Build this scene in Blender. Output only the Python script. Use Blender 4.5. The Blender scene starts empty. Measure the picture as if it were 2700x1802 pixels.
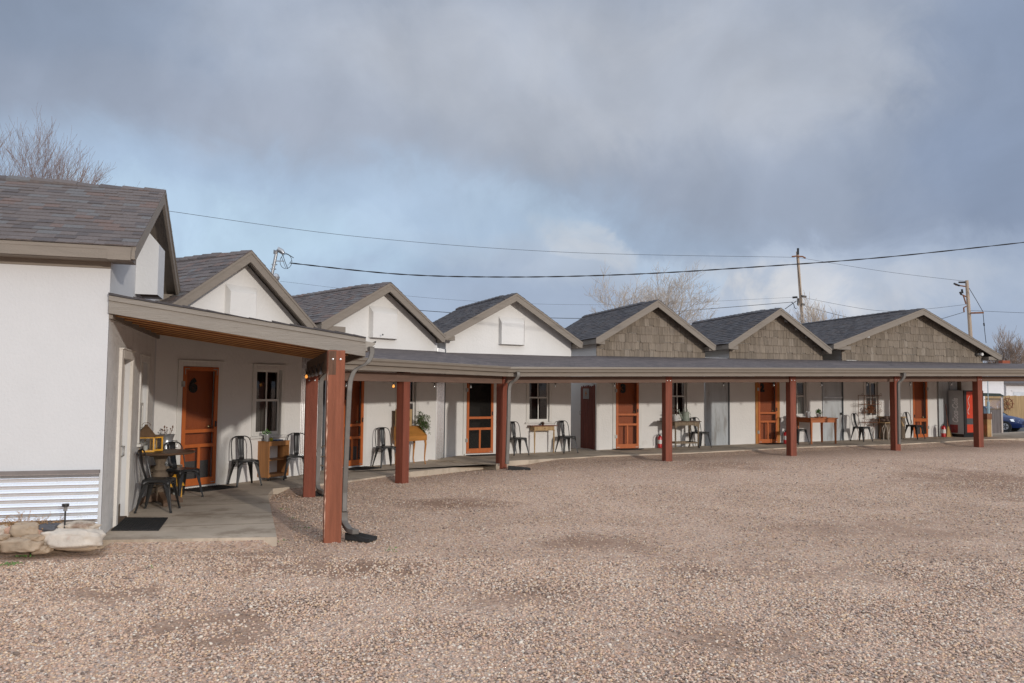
import bpy, math, random
import numpy as np
from mathutils import Vector, Matrix
random.seed(7); rng = np.random.default_rng(11)
S = bpy.context.scene
C = S.collection

# ------------------------------------------------------------------ camera
F, CX, CY, EYE = 2100.0, 1350.0, 901.0, 1.8
_p = math.atan(122 / F); _r = 0.010
fw = Vector((0, math.cos(_p), math.sin(_p))); u0 = Vector((0, -math.sin(_p), math.cos(_p))); r0 = Vector((1, 0, 0))
up = math.cos(_r) * u0 - math.sin(_r) * r0; rt = math.cos(_r) * r0 + math.sin(_r) * u0
cam = bpy.data.cameras.new('camera'); co = bpy.data.objects.new('camera', cam); C.objects.link(co)
cam.sensor_width = 36; cam.lens = F / 2700 * 36; cam.clip_end = 2000; cam.clip_start = .05
co.matrix_world = Matrix(((rt.x, up.x, -fw.x, 0), (rt.y, up.y, -fw.y, 0), (rt.z, up.z, -fw.z, EYE), (0, 0, 0, 1)))
S.camera = co

# ------------------------------------------------------------------ sun + exposure
SUN_AZ = math.radians(35.5)      # light travels forward and this much to the left
SUN_EL = math.radians(12.0)
sl = bpy.data.lights.new('sun', 'SUN'); sl.energy = 2.0; sl.angle = math.radians(1.6); sl.color = (1, .94, .865)
so = bpy.data.objects.new('sun', sl); C.objects.link(so)
ldir = Vector((-math.sin(SUN_AZ) * math.cos(SUN_EL), math.cos(SUN_AZ) * math.cos(SUN_EL), -math.sin(SUN_EL)))
so.rotation_euler = ldir.to_track_quat('-Z', 'Y').to_euler()
so.location = (10, -10, 20)
S.view_settings.view_transform = 'Standard'; S.view_settings.look = 'None'
S.view_settings.exposure = -0.17; S.view_settings.gamma = 1

def ray(X, Y): return fw * F + rt * (X - CX) - up * (Y - CY)
def atz(X, Y, z):
    d = ray(X, Y); t = (z - EYE) / d.z
    return Vector((0, 0, EYE)) + d * t
def atd(X, Y, dist):            # point at forward distance (world y)
    d = ray(X, Y); return Vector((0, 0, EYE)) + d * (dist / d.y)

# ------------------------------------------------------------------ world: nishita clear sky seen between cloud layers
def world():
    w = bpy.data.worlds.new('World'); S.world = w; w.use_nodes = True
    nt = w.node_tree; N = nt.nodes; L = nt.links; N.clear()
    out = N.new('ShaderNodeOutputWorld'); bg = N.new('ShaderNodeBackground'); L.new(bg.outputs[0], out.inputs[0])
    tc = N.new('ShaderNodeTexCoord')
    def math_(op, a, b=None, clamp=False):
        n = N.new('ShaderNodeMath'); n.operation = op; n.use_clamp = clamp
        for i, q in enumerate((a, b)):
            if q is None: continue
            if isinstance(q, (int, float)): n.inputs[i].default_value = q
            else: L.new(q, n.inputs[i])
        return n.outputs[0]
    def mix(f, a, b):
        n = N.new('ShaderNodeMix'); n.data_type = 'RGBA'
        if isinstance(f, (int, float)): n.inputs[0].default_value = f
        else: L.new(f, n.inputs[0])
        for i, q in ((6, a), (7, b)):
            if isinstance(q, tuple): n.inputs[i].default_value = (*q, 1)
            else: L.new(q, n.inputs[i])
        return n.outputs[2]
    def noise(scale, det=5, dist=0, vec=None, rough=.55):
        n = N.new('ShaderNodeTexNoise'); n.inputs['Scale'].default_value = scale; n.inputs['Detail'].default_value = det
        n.inputs['Distortion'].default_value = dist; n.inputs['Roughness'].default_value = rough
        L.new(vec if vec is not None else tc.outputs['Generated'], n.inputs['Vector']); return n
    sky = N.new('ShaderNodeTexSky'); sky.sky_type = 'NISHITA'; sky.sun_disc = False
    sky.sun_elevation = SUN_EL; sky.sun_rotation = math.pi - SUN_AZ
    sm = N.new('ShaderNodeVectorMath'); sm.operation = 'SCALE'; sm.inputs['Scale'].default_value = .12
    L.new(sky.outputs[0], sm.inputs[0])
    sep = N.new('ShaderNodeSeparateXYZ'); L.new(tc.outputs['Generated'], sep.inputs[0])
    az = math_('ARCTAN2', sep.outputs[0], sep.outputs[1]); el = math_('ARCSINE', sep.outputs[2])
    n1 = noise(3.2, 6, .4); n2 = noise(2.2, 4, .0)
    sc1 = N.new('ShaderNodeSeparateColor'); L.new(n1.outputs['Color'], sc1.inputs[0])
    n1b = noise(9.0, 8, .6, rough=.62); sc2 = N.new('ShaderNodeSeparateColor'); L.new(n1b.outputs['Color'], sc2.inputs[0])
    waz = math_('ADD', az, math_('MULTIPLY', math_('SUBTRACT', sc1.outputs[0], .5), .26))
    wel = math_('ADD', el, math_('MULTIPLY', math_('SUBTRACT', sc1.outputs[1], .5), .13))
    waz = math_('ADD', waz, math_('MULTIPLY', math_('SUBTRACT', sc2.outputs[0], .5), .16)); wel = math_('ADD', wel, math_('MULTIPLY', math_('SUBTRACT', sc2.outputs[1], .5), .085))
    def blob(X, Y, rx, ry, tilt=0.0, soft=1.0):
        d = ray(X, Y).normalized(); a = math.atan2(d.x, d.y); e = math.asin(d.z)
        dx = math_('SUBTRACT', waz, a); dy = math_('SUBTRACT', wel, e)
        dy = math_('SUBTRACT', dy, math_('MULTIPLY', dx, tilt))
        q = math_('ADD', math_('POWER', math_('DIVIDE', dx, rx / F), 2), math_('POWER', math_('DIVIDE', dy, ry / F), 2))
        m = N.new('ShaderNodeMapRange'); m.interpolation_type = 'SMOOTHERSTEP'; L.new(q, m.inputs[0])
        m.inputs[1].default_value = 1.0; m.inputs[2].default_value = 1 - soft; m.inputs[3].default_value = 0; m.inputs[4].default_value = 1
        return m.outputs[0]
    base = mix(.10, (.365, .42, .525), sm.outputs[0])
    c = base
    brk = N.new('ShaderNodeMapRange'); brk.interpolation_type = 'SMOOTHSTEP'; L.new(noise(6.5, 8, .8, rough=.6).outputs['Fac'], brk.inputs[0]); brk.inputs[1].default_value = .40; brk.inputs[2].default_value = .60
    def lay(c, X, Y, rx, ry, col, amt=1.0, tilt=0.0, soft=1.0, broken=0.0):
        b = math_('MULTIPLY', blob(X, Y, rx, ry, tilt, soft), amt)
        if broken: b = math_('MULTIPLY', b, math_('ADD', math_('MULTIPLY', brk.outputs[0], broken), 1 - broken))
        return mix(b, c, col)
    c = lay(c, 1300, 330, 1700, 520, (.47, .525, .63), .85, .08)
    c = lay(c, 1650, 250, 1100, 260, (.55, .59, .67), .75, -.12, broken=.35)
    c = lay(c, 2250, 560, 1000, 260, (.345, .405, .52), .85, -.04)
    c = lay(c, 2750, 250, 420, 600, (.26, .33, .47), .8)
    c = lay(c, -50, 60, 620, 460, (.29, .36, .49), .75)
    c = lay(c, 500, 330, 700, 200, (.385, .435, .54), .5)
    c = lay(c, 700, 640, 1600, 300, (.455, .60, .80), .9, -.03)
    c = lay(c, 520, 640, 640, 170, (.60, .79, .97), .85, broken=.4)
    c = lay(c, 1200, 590, 600, 130, (.56, .71, .89), .7, -.12, broken=.5)
    c = lay(c, 2000, 800, 1500, 190, (.45, .54, .70), .9)
    c = lay(c, 1900, 720, 1000, 100, (.56, .64, .76), .7, -.08, broken=.3)
    c = lay(c, 1600, 650, 300, 62, (.70, .74, .80), .65, -.22, broken=.9)
    c = lay(c, 2060, 750, 430, 80, (.76, .77, .80), .9, -.18, broken=.85)
    c = lay(c, 2420, 745, 300, 60, (.62, .66, .74), .6, -.10, broken=.6)
    c = lay(c, 1780, 690, 110, 60, (.52, .68, .89), .6, -.2)
    # fine cloud structure
    mr = N.new('ShaderNodeMapRange'); L.new(n2.outputs['Fac'], mr.inputs[0]); mr.inputs[1].default_value = .3; mr.inputs[2].default_value = .7
    mr.inputs[3].default_value = .88; mr.inputs[4].default_value = 1.11
    s2 = N.new('ShaderNodeVectorMath'); s2.operation = 'SCALE'; L.new(c, s2.inputs[0]); L.new(mr.outputs[0], s2.inputs['Scale'])
    n3 = noise(7, 7, .3); mr2 = N.new('ShaderNodeMapRange'); L.new(n3.outputs['Fac'], mr2.inputs[0]); mr2.inputs[1].default_value = .3; mr2.inputs[2].default_value = .7
    mr2.inputs[3].default_value = .895; mr2.inputs[4].default_value = 1.09
    s3 = N.new('ShaderNodeVectorMath'); s3.operation = 'SCALE'; L.new(s2.outputs[0], s3.inputs[0]); L.new(mr2.outputs[0], s3.inputs['Scale'])
    bz = math_('ADD', sep.outputs[2], math_('MULTIPLY', math_('SUBTRACT', .35, sep.outputs[1], True), .45))
    zen = N.new('ShaderNodeMapRange'); zen.interpolation_type = 'SMOOTHSTEP'; L.new(bz, zen.inputs[0]); zen.inputs[1].default_value = .52; zen.inputs[2].default_value = .90; zen.inputs[3].default_value = 1; zen.inputs[4].default_value = 3.9
    bk = N.new('ShaderNodeMapRange'); bk.interpolation_type = 'SMOOTHSTEP'; L.new(sep.outputs[1], bk.inputs[0]); bk.inputs[1].default_value = .45; bk.inputs[2].default_value = -.1; bk.inputs[3].default_value = 1; bk.inputs[4].default_value = .84
    wm = mix(math_('MULTIPLY', math_('SUBTRACT', bz, .5, True), 2.0, True), (1, 1, 1), (1.0, .93, .84))
    s5 = N.new('ShaderNodeVectorMath'); s5.operation = 'MULTIPLY'; L.new(s3.outputs[0], s5.inputs[0]); L.new(wm, s5.inputs[1]); s3 = s5
    s4 = N.new('ShaderNodeVectorMath'); s4.operation = 'SCALE'; L.new(s3.outputs[0], s4.inputs[0]); L.new(math_('MULTIPLY', zen.outputs[0], bk.outputs[0]), s4.inputs['Scale'])
    L.new(s4.outputs[0], bg.inputs[0]); bg.inputs[1].default_value = 1.0
world()

# ------------------------------------------------------------------ materials
def M_(name, col, rough=.7, var=.12, vscale=4.0, bump=0.0, bscale=40.0, metal=0.0, stretch=(1, 1, 1), col2=None, spec=.3, rnd=None, dirt=None, aniso=None):
    m = bpy.data.materials.new(name); m.use_nodes = True; nt = m.node_tree; N = nt.nodes; L = nt.links
    b = N['Principled BSDF']; b.inputs['Roughness'].default_value = rough; b.inputs['Metallic'].default_value = metal
    b.inputs['Specular IOR Level'].default_value = spec
    tc = N.new('ShaderNodeTexCoord'); mp = N.new('ShaderNodeMapping'); mp.inputs['Scale'].default_value = stretch
    L.new(tc.outputs['Object'], mp.inputs[0])
    n = N.new('ShaderNodeTexNoise'); n.inputs['Scale'].default_value = vscale; n.inputs['Detail'].default_value = 6; n.inputs['Roughness'].default_value = .6
    L.new(mp.outputs[0], n.inputs['Vector'])
    cr = N.new('ShaderNodeMapRange'); L.new(n.outputs['Fac'], cr.inputs[0]); cr.inputs[1].default_value = .3; cr.inputs[2].default_value = .7
    mx = N.new('ShaderNodeMix'); mx.data_type = 'RGBA'; L.new(cr.outputs[0], mx.inputs[0])
    c2 = col2 or tuple(c * (1 - var) for c in col)
    c1 = col if col2 else tuple(min(1, c * (1 + var)) for c in col)
    mx.inputs[6].default_value = (*c1, 1); mx.inputs[7].default_value = (*c2, 1)
    last = mx.outputs[2]
    if rnd:                                   # per-piece tint taken from the 'rnd' face attribute
        at = N.new('ShaderNodeAttribute'); at.attribute_name = 'rnd'
        ra = N.new('ShaderNodeValToRGB'); ra.color_ramp.interpolation = 'CONSTANT'
        e = ra.color_ramp.elements
        while len(e) < len(rnd): e.new(.5)
        for i, (p, cc) in enumerate(rnd): e[i].position = p; e[i].color = (*cc, 1)
        L.new(at.outputs['Fac'], ra.inputs[0])
        m2 = N.new('ShaderNodeMix'); m2.data_type = 'RGBA'; m2.blend_type = 'MULTIPLY'; m2.inputs[0].default_value = 1
        mx.inputs[6].default_value = (1 + var, 1 + var, 1 + var, 1); mx.inputs[7].default_value = (1 - var, 1 - var, 1 - var, 1)
        L.new(ra.outputs[0], m2.inputs[6]); L.new(last, m2.inputs[7]); last = m2.outputs[2]
    if dirt:                                  # (colour, scale, threshold, amount) irregular stains
        dn = N.new('ShaderNodeTexNoise'); dn.inputs['Scale'].default_value = dirt[1]; dn.inputs['Detail'].default_value = 8; dn.inputs['Roughness'].default_value = .7
        L.new(mp.outputs[0], dn.inputs['Vector'])
        dr = N.new('ShaderNodeMapRange'); L.new(dn.outputs['Fac'], dr.inputs[0]); dr.inputs[1].default_value = dirt[2]; dr.inputs[2].default_value = dirt[2] + .12
        dr.inputs[4].default_value = dirt[3]
        m3 = N.new('ShaderNodeMix'); m3.data_type = 'RGBA'; L.new(dr.outputs[0], m3.inputs[0]); L.new(last, m3.inputs[6]); m3.inputs[7].default_value = (*dirt[0], 1)
        last = m3.outputs[2]
    L.new(last, b.inputs['Base Color'])
    if bump:
        bn = N.new('ShaderNodeTexNoise'); bn.inputs['Scale'].default_value = bscale; bn.inputs['Detail'].default_value = 5
        L.new(mp.outputs[0], bn.inputs['Vector'])
        bp = N.new('ShaderNodeBump'); bp.inputs['Strength'].default_value = bump; bp.inputs['Distance'].default_value = .02
        L.new(bn.outputs['Fac'], bp.inputs['Height']); L.new(bp.outputs[0], b.inputs['Normal'])
    return m
WH = (.61, .61, .61)
stucco = M_('white_stucco', WH, .85, .03, 1.2, .16, 30, dirt=((.55, .50, .44), 1.3, .60, .35))
stucco2 = M_('porch_stucco', (.71, .69, .66), .85, .04, 1.5, .35, 18, dirt=((.50, .45, .39), 1.1, .62, .4))
sidestucco = M_('rough_stucco', (.68, .66, .63), .9, .07, 5, .6, 60, dirt=((.50, .46, .41), 2.5, .56, .5))
trimw = M_('white_trim', (.67, .65, .61), .6, .05, 8, .15, 60, stretch=(3, 3, .4), dirt=((.35, .25, .17), 9, .70, .7))
agedtrim = M_('aged_white_paint', (.70, .66, .60), .7, .10, 6, .3, 40, stretch=(3, 3, .3), dirt=((.22, .11, .07), 14, .63, .8))
taupe = M_('taupe_paint', (.235, .20, .165), .65, .08, 3, .25, 26, stretch=(1, 1, 6), dirt=((.40, .35, .29), 12, .72, .5))
taupe_p = M_('taupe_rough_board', (.275, .245, .21), .7, .10, 3, .5, 14, stretch=(.6, .6, 9), dirt=((.42, .38, .33), 14, .74, .5))
gutterm = M_('gutter_metal', (.235, .205, .17), .4, .06, 3, .1, 5, spec=.5)
downm = M_('downspout_metal', (.125, .112, .098), .45, .12, 6, .15, 12, spec=.5)
redpost = M_('red_stained_wood', (.215, .06, .034), .6, .22, 2.2, .5, 30, stretch=(7, 7, .5), dirt=((.06, .02, .015), 5, .70, .6))
redpost_old = M_('worn_red_wood', (.255, .085, .045), .65, .22, 2.2, .5, 30, stretch=(7, 7, .5), dirt=((.42, .26, .20), 5, .66, .6))
beamm = M_('brown_beam', (.16, .10, .075), .7, .15, 2.5, .3, 20, stretch=(1, 1, 5), dirt=((.22, .13, .05), 2, .62, .5))
joistm = M_('cedar_joist', (.27, .10, .04), .6, .25, 2.5, .3, 20, stretch=(1, 6, 6), dirt=((.10, .035, .012), 3, .66, .7))
darkwood = M_('dark_soffit', (.09, .05, .035), .8, .15, 3)
orange = M_('orange_paint', (.47, .105, .024), .5, .08, 5, .12, 30, stretch=(3, 3, .5), dirt=((.34, .07, .018), 4, .66, .5))
orange2 = M_('orange_frame_paint', (.47, .12, .028), .45, .12, 5, .15, 30, stretch=(3, 3, .5), dirt=((.30, .08, .02), 9, .66, .6))
orange_cas = M_('ochre_casing', (.42, .17, .035), .5, .15, 6, .15, 30)
blackm = M_('black_metal', (.035, .034, .034), .38, .2, 12, .05, 60, metal=.4, spec=.5, dirt=((.07, .06, .055), 20, .68, .5))
numberm = M_('black_number', (.012, .011, .01), .5, .1)
hinge = M_('steel_hinge', (.35, .33, .3), .4, .2, 20, metal=.8)
brassm = M_('brass', (.5, .38, .2), .3, .1, metal=.9)
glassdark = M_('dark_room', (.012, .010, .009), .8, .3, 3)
curtain = M_('grey_curtain', (.13, .115, .10), .9, .35, 6, .3, 12, stretch=(9, 1, .3))
curtain_l = M_('pale_curtain', (.42, .42, .38), .9, .3, 6, .3, 12, stretch=(9, 1, .3))
concrete = M_('concrete', (.50, .415, .32), .9, .16, 1.4, .25, 30, dirt=((.28, .215, .155), 1.6, .50, .7))
driveway = M_('driveway_concrete', (.33, .31, .28), .9, .12, .8, .2, 20)
rubber = M_('black_rubber', (.03, .029, .028), .8, .2, 30, .3, 60)
oakm = M_('oak_veneer', (.36, .165, .06), .5, .2, 3, .15, 30, stretch=(7, 7, .5))
honey = M_('honey_wood', (.44, .19, .045), .45, .2, 3, .15, 30, stretch=(1, 1, 5))
greywood = M_('grey_weathered_wood', (.16, .12, .085), .8, .3, 3, .4, 20, stretch=(6, 6, .6))
oldgreen = M_('worn_olive_wood', (.20, .15, .10), .75, .3, 6, .3, 30, stretch=(4, 4, 1))
teak = M_('red_teak', (.40, .13, .045), .45, .18, 3, .15, 30, stretch=(1, 1, 4))
palepine = M_('pale_pine', (.42, .28, .14), .6, .2, 3, .15, 30, stretch=(5, 5, .6))
mahog = M_('mahogany_top', (.22, .07, .035), .4, .2, 3)
redmetal = M_('extinguisher_red', (.50, .018, .02), .3, .08, 6, spec=.6)
whitelabel = M_('paper_label', (.7, .68, .64), .6, .05, 30)
galv = M_('galvanised', (.42, .43, .44), .35, .2, 7, .1, 20, metal=.75)
galv_w = M_('weathered_galvanised', (.46, .48, .49), .5, .12, 2, .1, 20, metal=.35, stretch=(3, 3, .5), dirt=((.26, .24, .22), 1.6, .52, .7))
skirtm = M_('skirt_metal', (.95, .955, .96), .26, .02, 2, 0, 10, metal=.9)
galv_b = M_('bright_corrugated', (.86, .87, .88), .22, .04, 2, .03, 10, metal=.95)
greencan = M_('grey_green_enamel', (.24, .27, .22), .5, .15, 6)
rust = M_('rusty_iron', (.20, .085, .04), .8, .35, 20, .4, 40, dirt=((.45, .38, .28), 14, .58, .5))
yellowm = M_('yellow_paint', (.66, .33, .03), .5, .15, 10, .1, 30)
copper = M_('aged_copper', (.17, .105, .06), .6, .3, 14, .3, 30, metal=.4)
shakem = M_('cedar_shake', (.2, .16, .11), .9, .22, 3, .5, 25, stretch=(9, 9, .5),
            rnd=[(0, (.205, .165, .125)), (.2, (.225, .182, .14)), (.45, (.24, .195, .15)), (.62, (.185, .15, .115)), (.8, (.22, .178, .138)), (.93, (.26, .215, .17))])
def shingle_mat(name, cols): return M_(name, (.1, .1, .1), .9, .14, 30, .5, 120, rnd=cols)
shin_a = shingle_mat('shingle_mixed', [(0, (.135, .113, .106)), (.25, (.152, .128, .120)), (.48, (.165, .120, .105)), (.60, (.108, .094, .092)), (.74, (.150, .143, .142)), (.86, (.143, .120, .112))])
shin_b = shingle_mat('shingle_dark', [(0, (.080, .073, .074)), (.25, (.095, .086, .086)), (.45, (.098, .082, .077)), (.62, (.068, .063, .067)), (.8, (.105, .10, .102)), (.92, (.085, .077, .077))])
pebm = M_('pebble', (.4, .33, .28), .85, .12, 60, rnd=[(0, (.61, .435, .32)), (.17, (.55, .375, .28)), (.33, (.41, .325, .275)), (.47, (.64, .51, .395)), (.60, (.20, .148, .118)), (.70, (.61, .435, .285)), (.82, (.44, .295, .21)), (.94, (.70, .61, .50))])
rockm = M_('pale_sandstone', (.60, .53, .45), .9, .18, 4, .6, 12, dirt=((.42, .22, .14), 3, .60, .6))
rockm2 = M_('tan_rock', (.42, .325, .235), .9, .25, 4, .6, 12, dirt=((.22, .12, .07), 5, .60, .6))
rockm3 = M_('slate_rock', (.10, .10, .11), .8, .2, 4, .5, 12)
bark = M_('grey_bark', (.26, .20, .16), .9, .2, 6)
bark_l = M_('pale_bark', (.42, .36, .30), .9, .2, 6)
polem = M_('pole_wood', (.42, .33, .25), .9, .2, 2, .3, 10, stretch=(6, 6, .3))
cablem = M_('black_cable', (.02, .02, .022), .6, .1)
leafm = M_('conifer_green', (.07, .12, .035), .6, .4, 25)
leafm2 = M_('succulent_green', (.10, .22, .05), .5, .3, 25)
dry = M_('dry_weed', (.38, .23, .12), .9, .3, 25)
soil = M_('soil', (.16, .11, .075), .95, .3, 8, .5, 30)
fencew = M_('fence_cedar', (.40, .27, .14), .85, .2, 2, .3, 10, stretch=(7, 7, .4))
siding = M_('white_siding', (.70, .70, .72), .6, .04, 2)
carblue = M_('blue_car_paint', (.008, .022, .095), .18, .05, 3, spec=.7)
carglass = M_('tinted_glass', (.10, .14, .17), .08, .1, spec=.8)
silver = M_('silver_alloy', (.55, .55, .57), .25, .1, metal=.7)
tyre = M_('tyre_rubber', (.025, .025, .025), .85, .1)
vgrey = M_('vending_grey', (.46, .47, .475), .4, .08, 2, dirt=((.52, .53, .54), 1.5, .55, .5))
vblack = M_('vending_black', (.02, .02, .022), .3, .1)
vred = M_('vending_red', (.62, .06, .025), .35, .08, 3)
letter = M_('pale_lettering', (.85, .85, .85), .5, .05)
straw = M_('broom_straw', (.40, .25, .10), .9, .25, 30, stretch=(9, 9, .5))
brick = M_('brick', (.30, .09, .05), .9, .2, 20)

def glass_mat():
    m = bpy.data.materials.new('window_glass'); m.use_nodes = True; N = m.node_tree.nodes; L = m.node_tree.links; N.clear()
    o = N.new('ShaderNodeOutputMaterial'); mx = N.new('ShaderNodeMixShader'); t = N.new('ShaderNodeBsdfTransparent'); g = N.new('ShaderNodeBsdfGlossy')
    g.inputs['Roughness'].default_value = .03; fr = N.new('ShaderNodeFresnel'); fr.inputs[0].default_value = 1.5
    a = N.new('ShaderNodeMath'); a.operation = 'ADD'; a.inputs[1].default_value = .04; L.new(fr.outputs[0], a.inputs[0])
    t.inputs[0].default_value = (.75, .78, .78, 1)
    L.new(a.outputs[0], mx.inputs[0]); L.new(t.outputs[0], mx.inputs[1]); L.new(g.outputs[0], mx.inputs[2]); L.new(mx.outputs[0], o.inputs[0])
    return m
glass = glass_mat()
def screen_mat():
    m = bpy.data.materials.new('insect_screen'); m.use_nodes = True; N = m.node_tree.nodes; L = m.node_tree.links; N.clear()
    o = N.new('ShaderNodeOutputMaterial'); mx = N.new('ShaderNodeMixShader'); t = N.new('ShaderNodeBsdfTransparent'); g = N.new('ShaderNodeBsdfDiffuse')
    g.inputs[0].default_value = (.06, .055, .05, 1); mx.inputs[0].default_value = .28
    L.new(t.outputs[0], mx.inputs[1]); L.new(g.outputs[0], mx.inputs[2]); L.new(mx.outputs[0], o.inputs[0])
    return m
screen = screen_mat()
def emit_mat(name, col, st):
    m = bpy.data.materials.new(name); m.use_nodes = True; b = m.node_tree.nodes['Principled BSDF']
    b.inputs['Base Color'].default_value = (*col, 1); b.inputs['Emission Color'].default_value = (*col, 1); b.inputs['Emission Strength'].default_value = st
    return m
bulbm = emit_mat('lit_filament_bulb', (1, .40, .08), 1.0)
clearbulb = M_('unlit_bulb', (.22, .21, .20), .1, .1, spec=.8)

def shingle_flat(name, tint=1.0):           # porch roof shingles, rows from the UV map in metres
    m = bpy.data.materials.new(name); m.use_nodes = True; nt = m.node_tree; N = nt.nodes; L = nt.links; b = N['Principled BSDF']; b.inputs['Roughness'].default_value = .9
    uv = N.new('ShaderNodeUVMap'); br = N.new('ShaderNodeTexBrick'); L.new(uv.outputs[0], br.inputs['Vector'])
    br.inputs['Scale'].default_value = 1; br.inputs['Brick Width'].default_value = .26; br.inputs['Row Height'].default_value = .14; br.inputs['Mortar Size'].default_value = .004
    br.inputs['Color1'].default_value = (.115 * tint, .10 * tint, .098 * tint, 1); br.inputs['Color2'].default_value = (.07 * tint, .062 * tint, .063 * tint, 1); br.inputs['Mortar'].default_value = (.04, .036, .036, 1)
    n = N.new('ShaderNodeTexNoise'); n.inputs['Scale'].default_value = 6; n.inputs['Detail'].default_value = 10; n.inputs['Roughness'].default_value = .75; mp = N.new('ShaderNodeMapping'); mp.inputs['Scale'].default_value = (1, 3, 1)
    L.new(uv.outputs[0], mp.inputs[0]); L.new(mp.outputs[0], n.inputs['Vector'])
    r = N.new('ShaderNodeValToRGB'); e = r.color_ramp.elements; e[0].position = .38; e[0].color = (.55, .55, .58, 1); e[1].position = .62; e[1].color = (1.5, 1.36, 1.28, 1)
    L.new(n.outputs['Fac'], r.inputs[0]); mx = N.new('ShaderNodeMix'); mx.data_type = 'RGBA'; mx.blend_type = 'MULTIPLY'; mx.inputs[0].default_value = 1
    L.new(br.outputs['Color'], mx.inputs[6]); L.new(r.outputs[0], mx.inputs[7]); L.new(mx.outputs[2], b.inputs['Base Color'])
    return m
shin_flat = shingle_flat('porch_shingle')

# ------------------------------------------------------------------ mesh builder
class MB:
    def __init__(s): s.v = []; s.f = []; s.r = []; s.uv = []
    def add(s, vs, fs, rnd=0.0, uvs=None):
        o = len(s.v); s.v += [tuple(v) for v in vs]
        for i, f in enumerate(fs):
            s.f.append([o + k for k in f]); s.r.append(rnd); s.uv.append(uvs[i] if uvs else None)
        return s
    def box(s, x0, x1, y0, y1, z0, z1, rnd=0.0, T=None):
        vs = [(x0, y0, z0), (x1, y0, z0), (x1, y1, z0), (x0, y1, z0), (x0, y0, z1), (x1, y0, z1), (x1, y1, z1), (x0, y1, z1)]
        if T is not None: vs = [T @ Vector(v) for v in vs]
        return s.add(vs, [(3, 2, 1, 0), (4, 5, 6, 7), (0, 1, 5, 4), (1, 2, 6, 5), (2, 3, 7, 6), (3, 0, 4, 7)], rnd)
    def bar(s, p, q, w, h, top=True):        # beam between two points; p,q on its top centre line (or centre)
        p = Vector(p); q = Vector(q); d = (q - p).normalized(); n = Vector((d.y, -d.x, 0)).normalized() * (w / 2)
        if n.length < 1e-6: n = Vector((w / 2, 0, 0))
        a, b = (0, -h) if top else (h / 2, -h / 2)
        vs = []
        for c in (p, q):
            for sg, zz in ((-1, b), (1, b), (1, a), (-1, a)): vs.append(c + n * sg + Vector((0, 0, zz)))
        return s.add(vs, [(0, 1, 2, 3), (7, 6, 5, 4), (0, 4, 5, 1), (1, 5, 6, 2), (2, 6, 7, 3), (3, 7, 4, 0)])
    def prism(s, poly, y0, y1, rnd=0.0, T=None):   # poly in (x,z), extruded along y
        n = len(poly); vs = [(x, y0, z) for x, z in poly] + [(x, y1, z) for x, z in poly]
        if T is not None: vs = [T @ Vector(v) for v in vs]
        return s.add(vs, [tuple(range(n)), tuple(range(2 * n - 1, n - 1, -1))] + [(i, i + n, (i + 1) % n + n, (i + 1) % n) for i in range(n)], rnd)
    def slab(s, poly, z0, z1):                # poly in (x,y)[,z]; z0,z1 offsets
        n = len(poly); P = [Vector((*p, 0)) if len(p) == 2 else Vector(p) for p in poly]
        vs = [(p.x, p.y, p.z + z0) for p in P] + [(p.x, p.y, p.z + z1) for p in P]
        return s.add(vs, [tuple(range(n - 1, -1, -1)), tuple(range(n, 2 * n))] + [(i, (i + 1) % n, (i + 1) % n + n, i + n) for i in range(n)])
    def tube(s, pts, r, n=8, cap=True, rnd=0.0):
        pts = [Vector(p) for p in pts]; rs = r if isinstance(r, (list, tuple)) else [r] * len(pts)
        o = len(s.v); ref = None
        for i, p in enumerate(pts):
            d = (pts[min(i + 1, len(pts) - 1)] - pts[max(i - 1, 0)])
            d = d.normalized() if d.length > 1e-9 else Vector((0, 0, 1))
            if ref is None: ref = Vector((0, 0, 1)) if abs(d.z) < .9 else Vector((1, 0, 0))
            a = d.cross(ref)
            if a.length < 1e-4: a = d.cross(Vector((0, 1, .3)))
            a.normalize(); b = d.cross(a); ref = -b if False else ref
            for k in range(n):
                t = 2 * math.pi * k / n; s.v.append(tuple(p + (a * math.cos(t) + b * math.sin(t)) * rs[i]))
        for i in range(len(pts) - 1):
            for k in range(n):
                s.f.append([o + i * n + k, o + i * n + (k + 1) % n, o + (i + 1) * n + (k + 1) % n, o + (i + 1) * n + k]); s.r.append(rnd); s.uv.append(None)
        if cap:
            s.f.append([o + k for k in range(n)][::-1]); s.r.append(rnd); s.uv.append(None)
            s.f.append([o + (len(pts) - 1) * n + k for k in range(n)]); s.r.append(rnd); s.uv.append(None)
        return s
    def rtube(s, pts, w, h, wdir):           # rectangular section swept along pts (downspouts); wdir = fixed width direction
        pts = [Vector(p) for p in pts]; wd = Vector(wdir).normalized(); o = len(s.v)
        for i, p in enumerate(pts):
            d = (pts[min(i + 1, len(pts) - 1)] - pts[max(i - 1, 0)]).normalized(); hd = d.cross(wd).normalized()
            for a, b in ((-1, -1), (1, -1), (1, 1), (-1, 1)): s.v.append(tuple(p + wd * a * w / 2 + hd * b * h / 2))
        for i in range(len(pts) - 1):
            for k in range(4): s.f.append([o + i * 4 + k, o + i * 4 + (k + 1) % 4, o + (i + 1) * 4 + (k + 1) % 4, o + (i + 1) * 4 + k]); s.r.append(0); s.uv.append(None)
        s.f.append([o, o + 1, o + 2, o + 3]); s.r.append(0); s.uv.append(None)
        e = o + (len(pts) - 1) * 4; s.f.append([e, e + 1, e + 2, e + 3]); s.r.append(0); s.uv.append(None)
        return s
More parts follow.
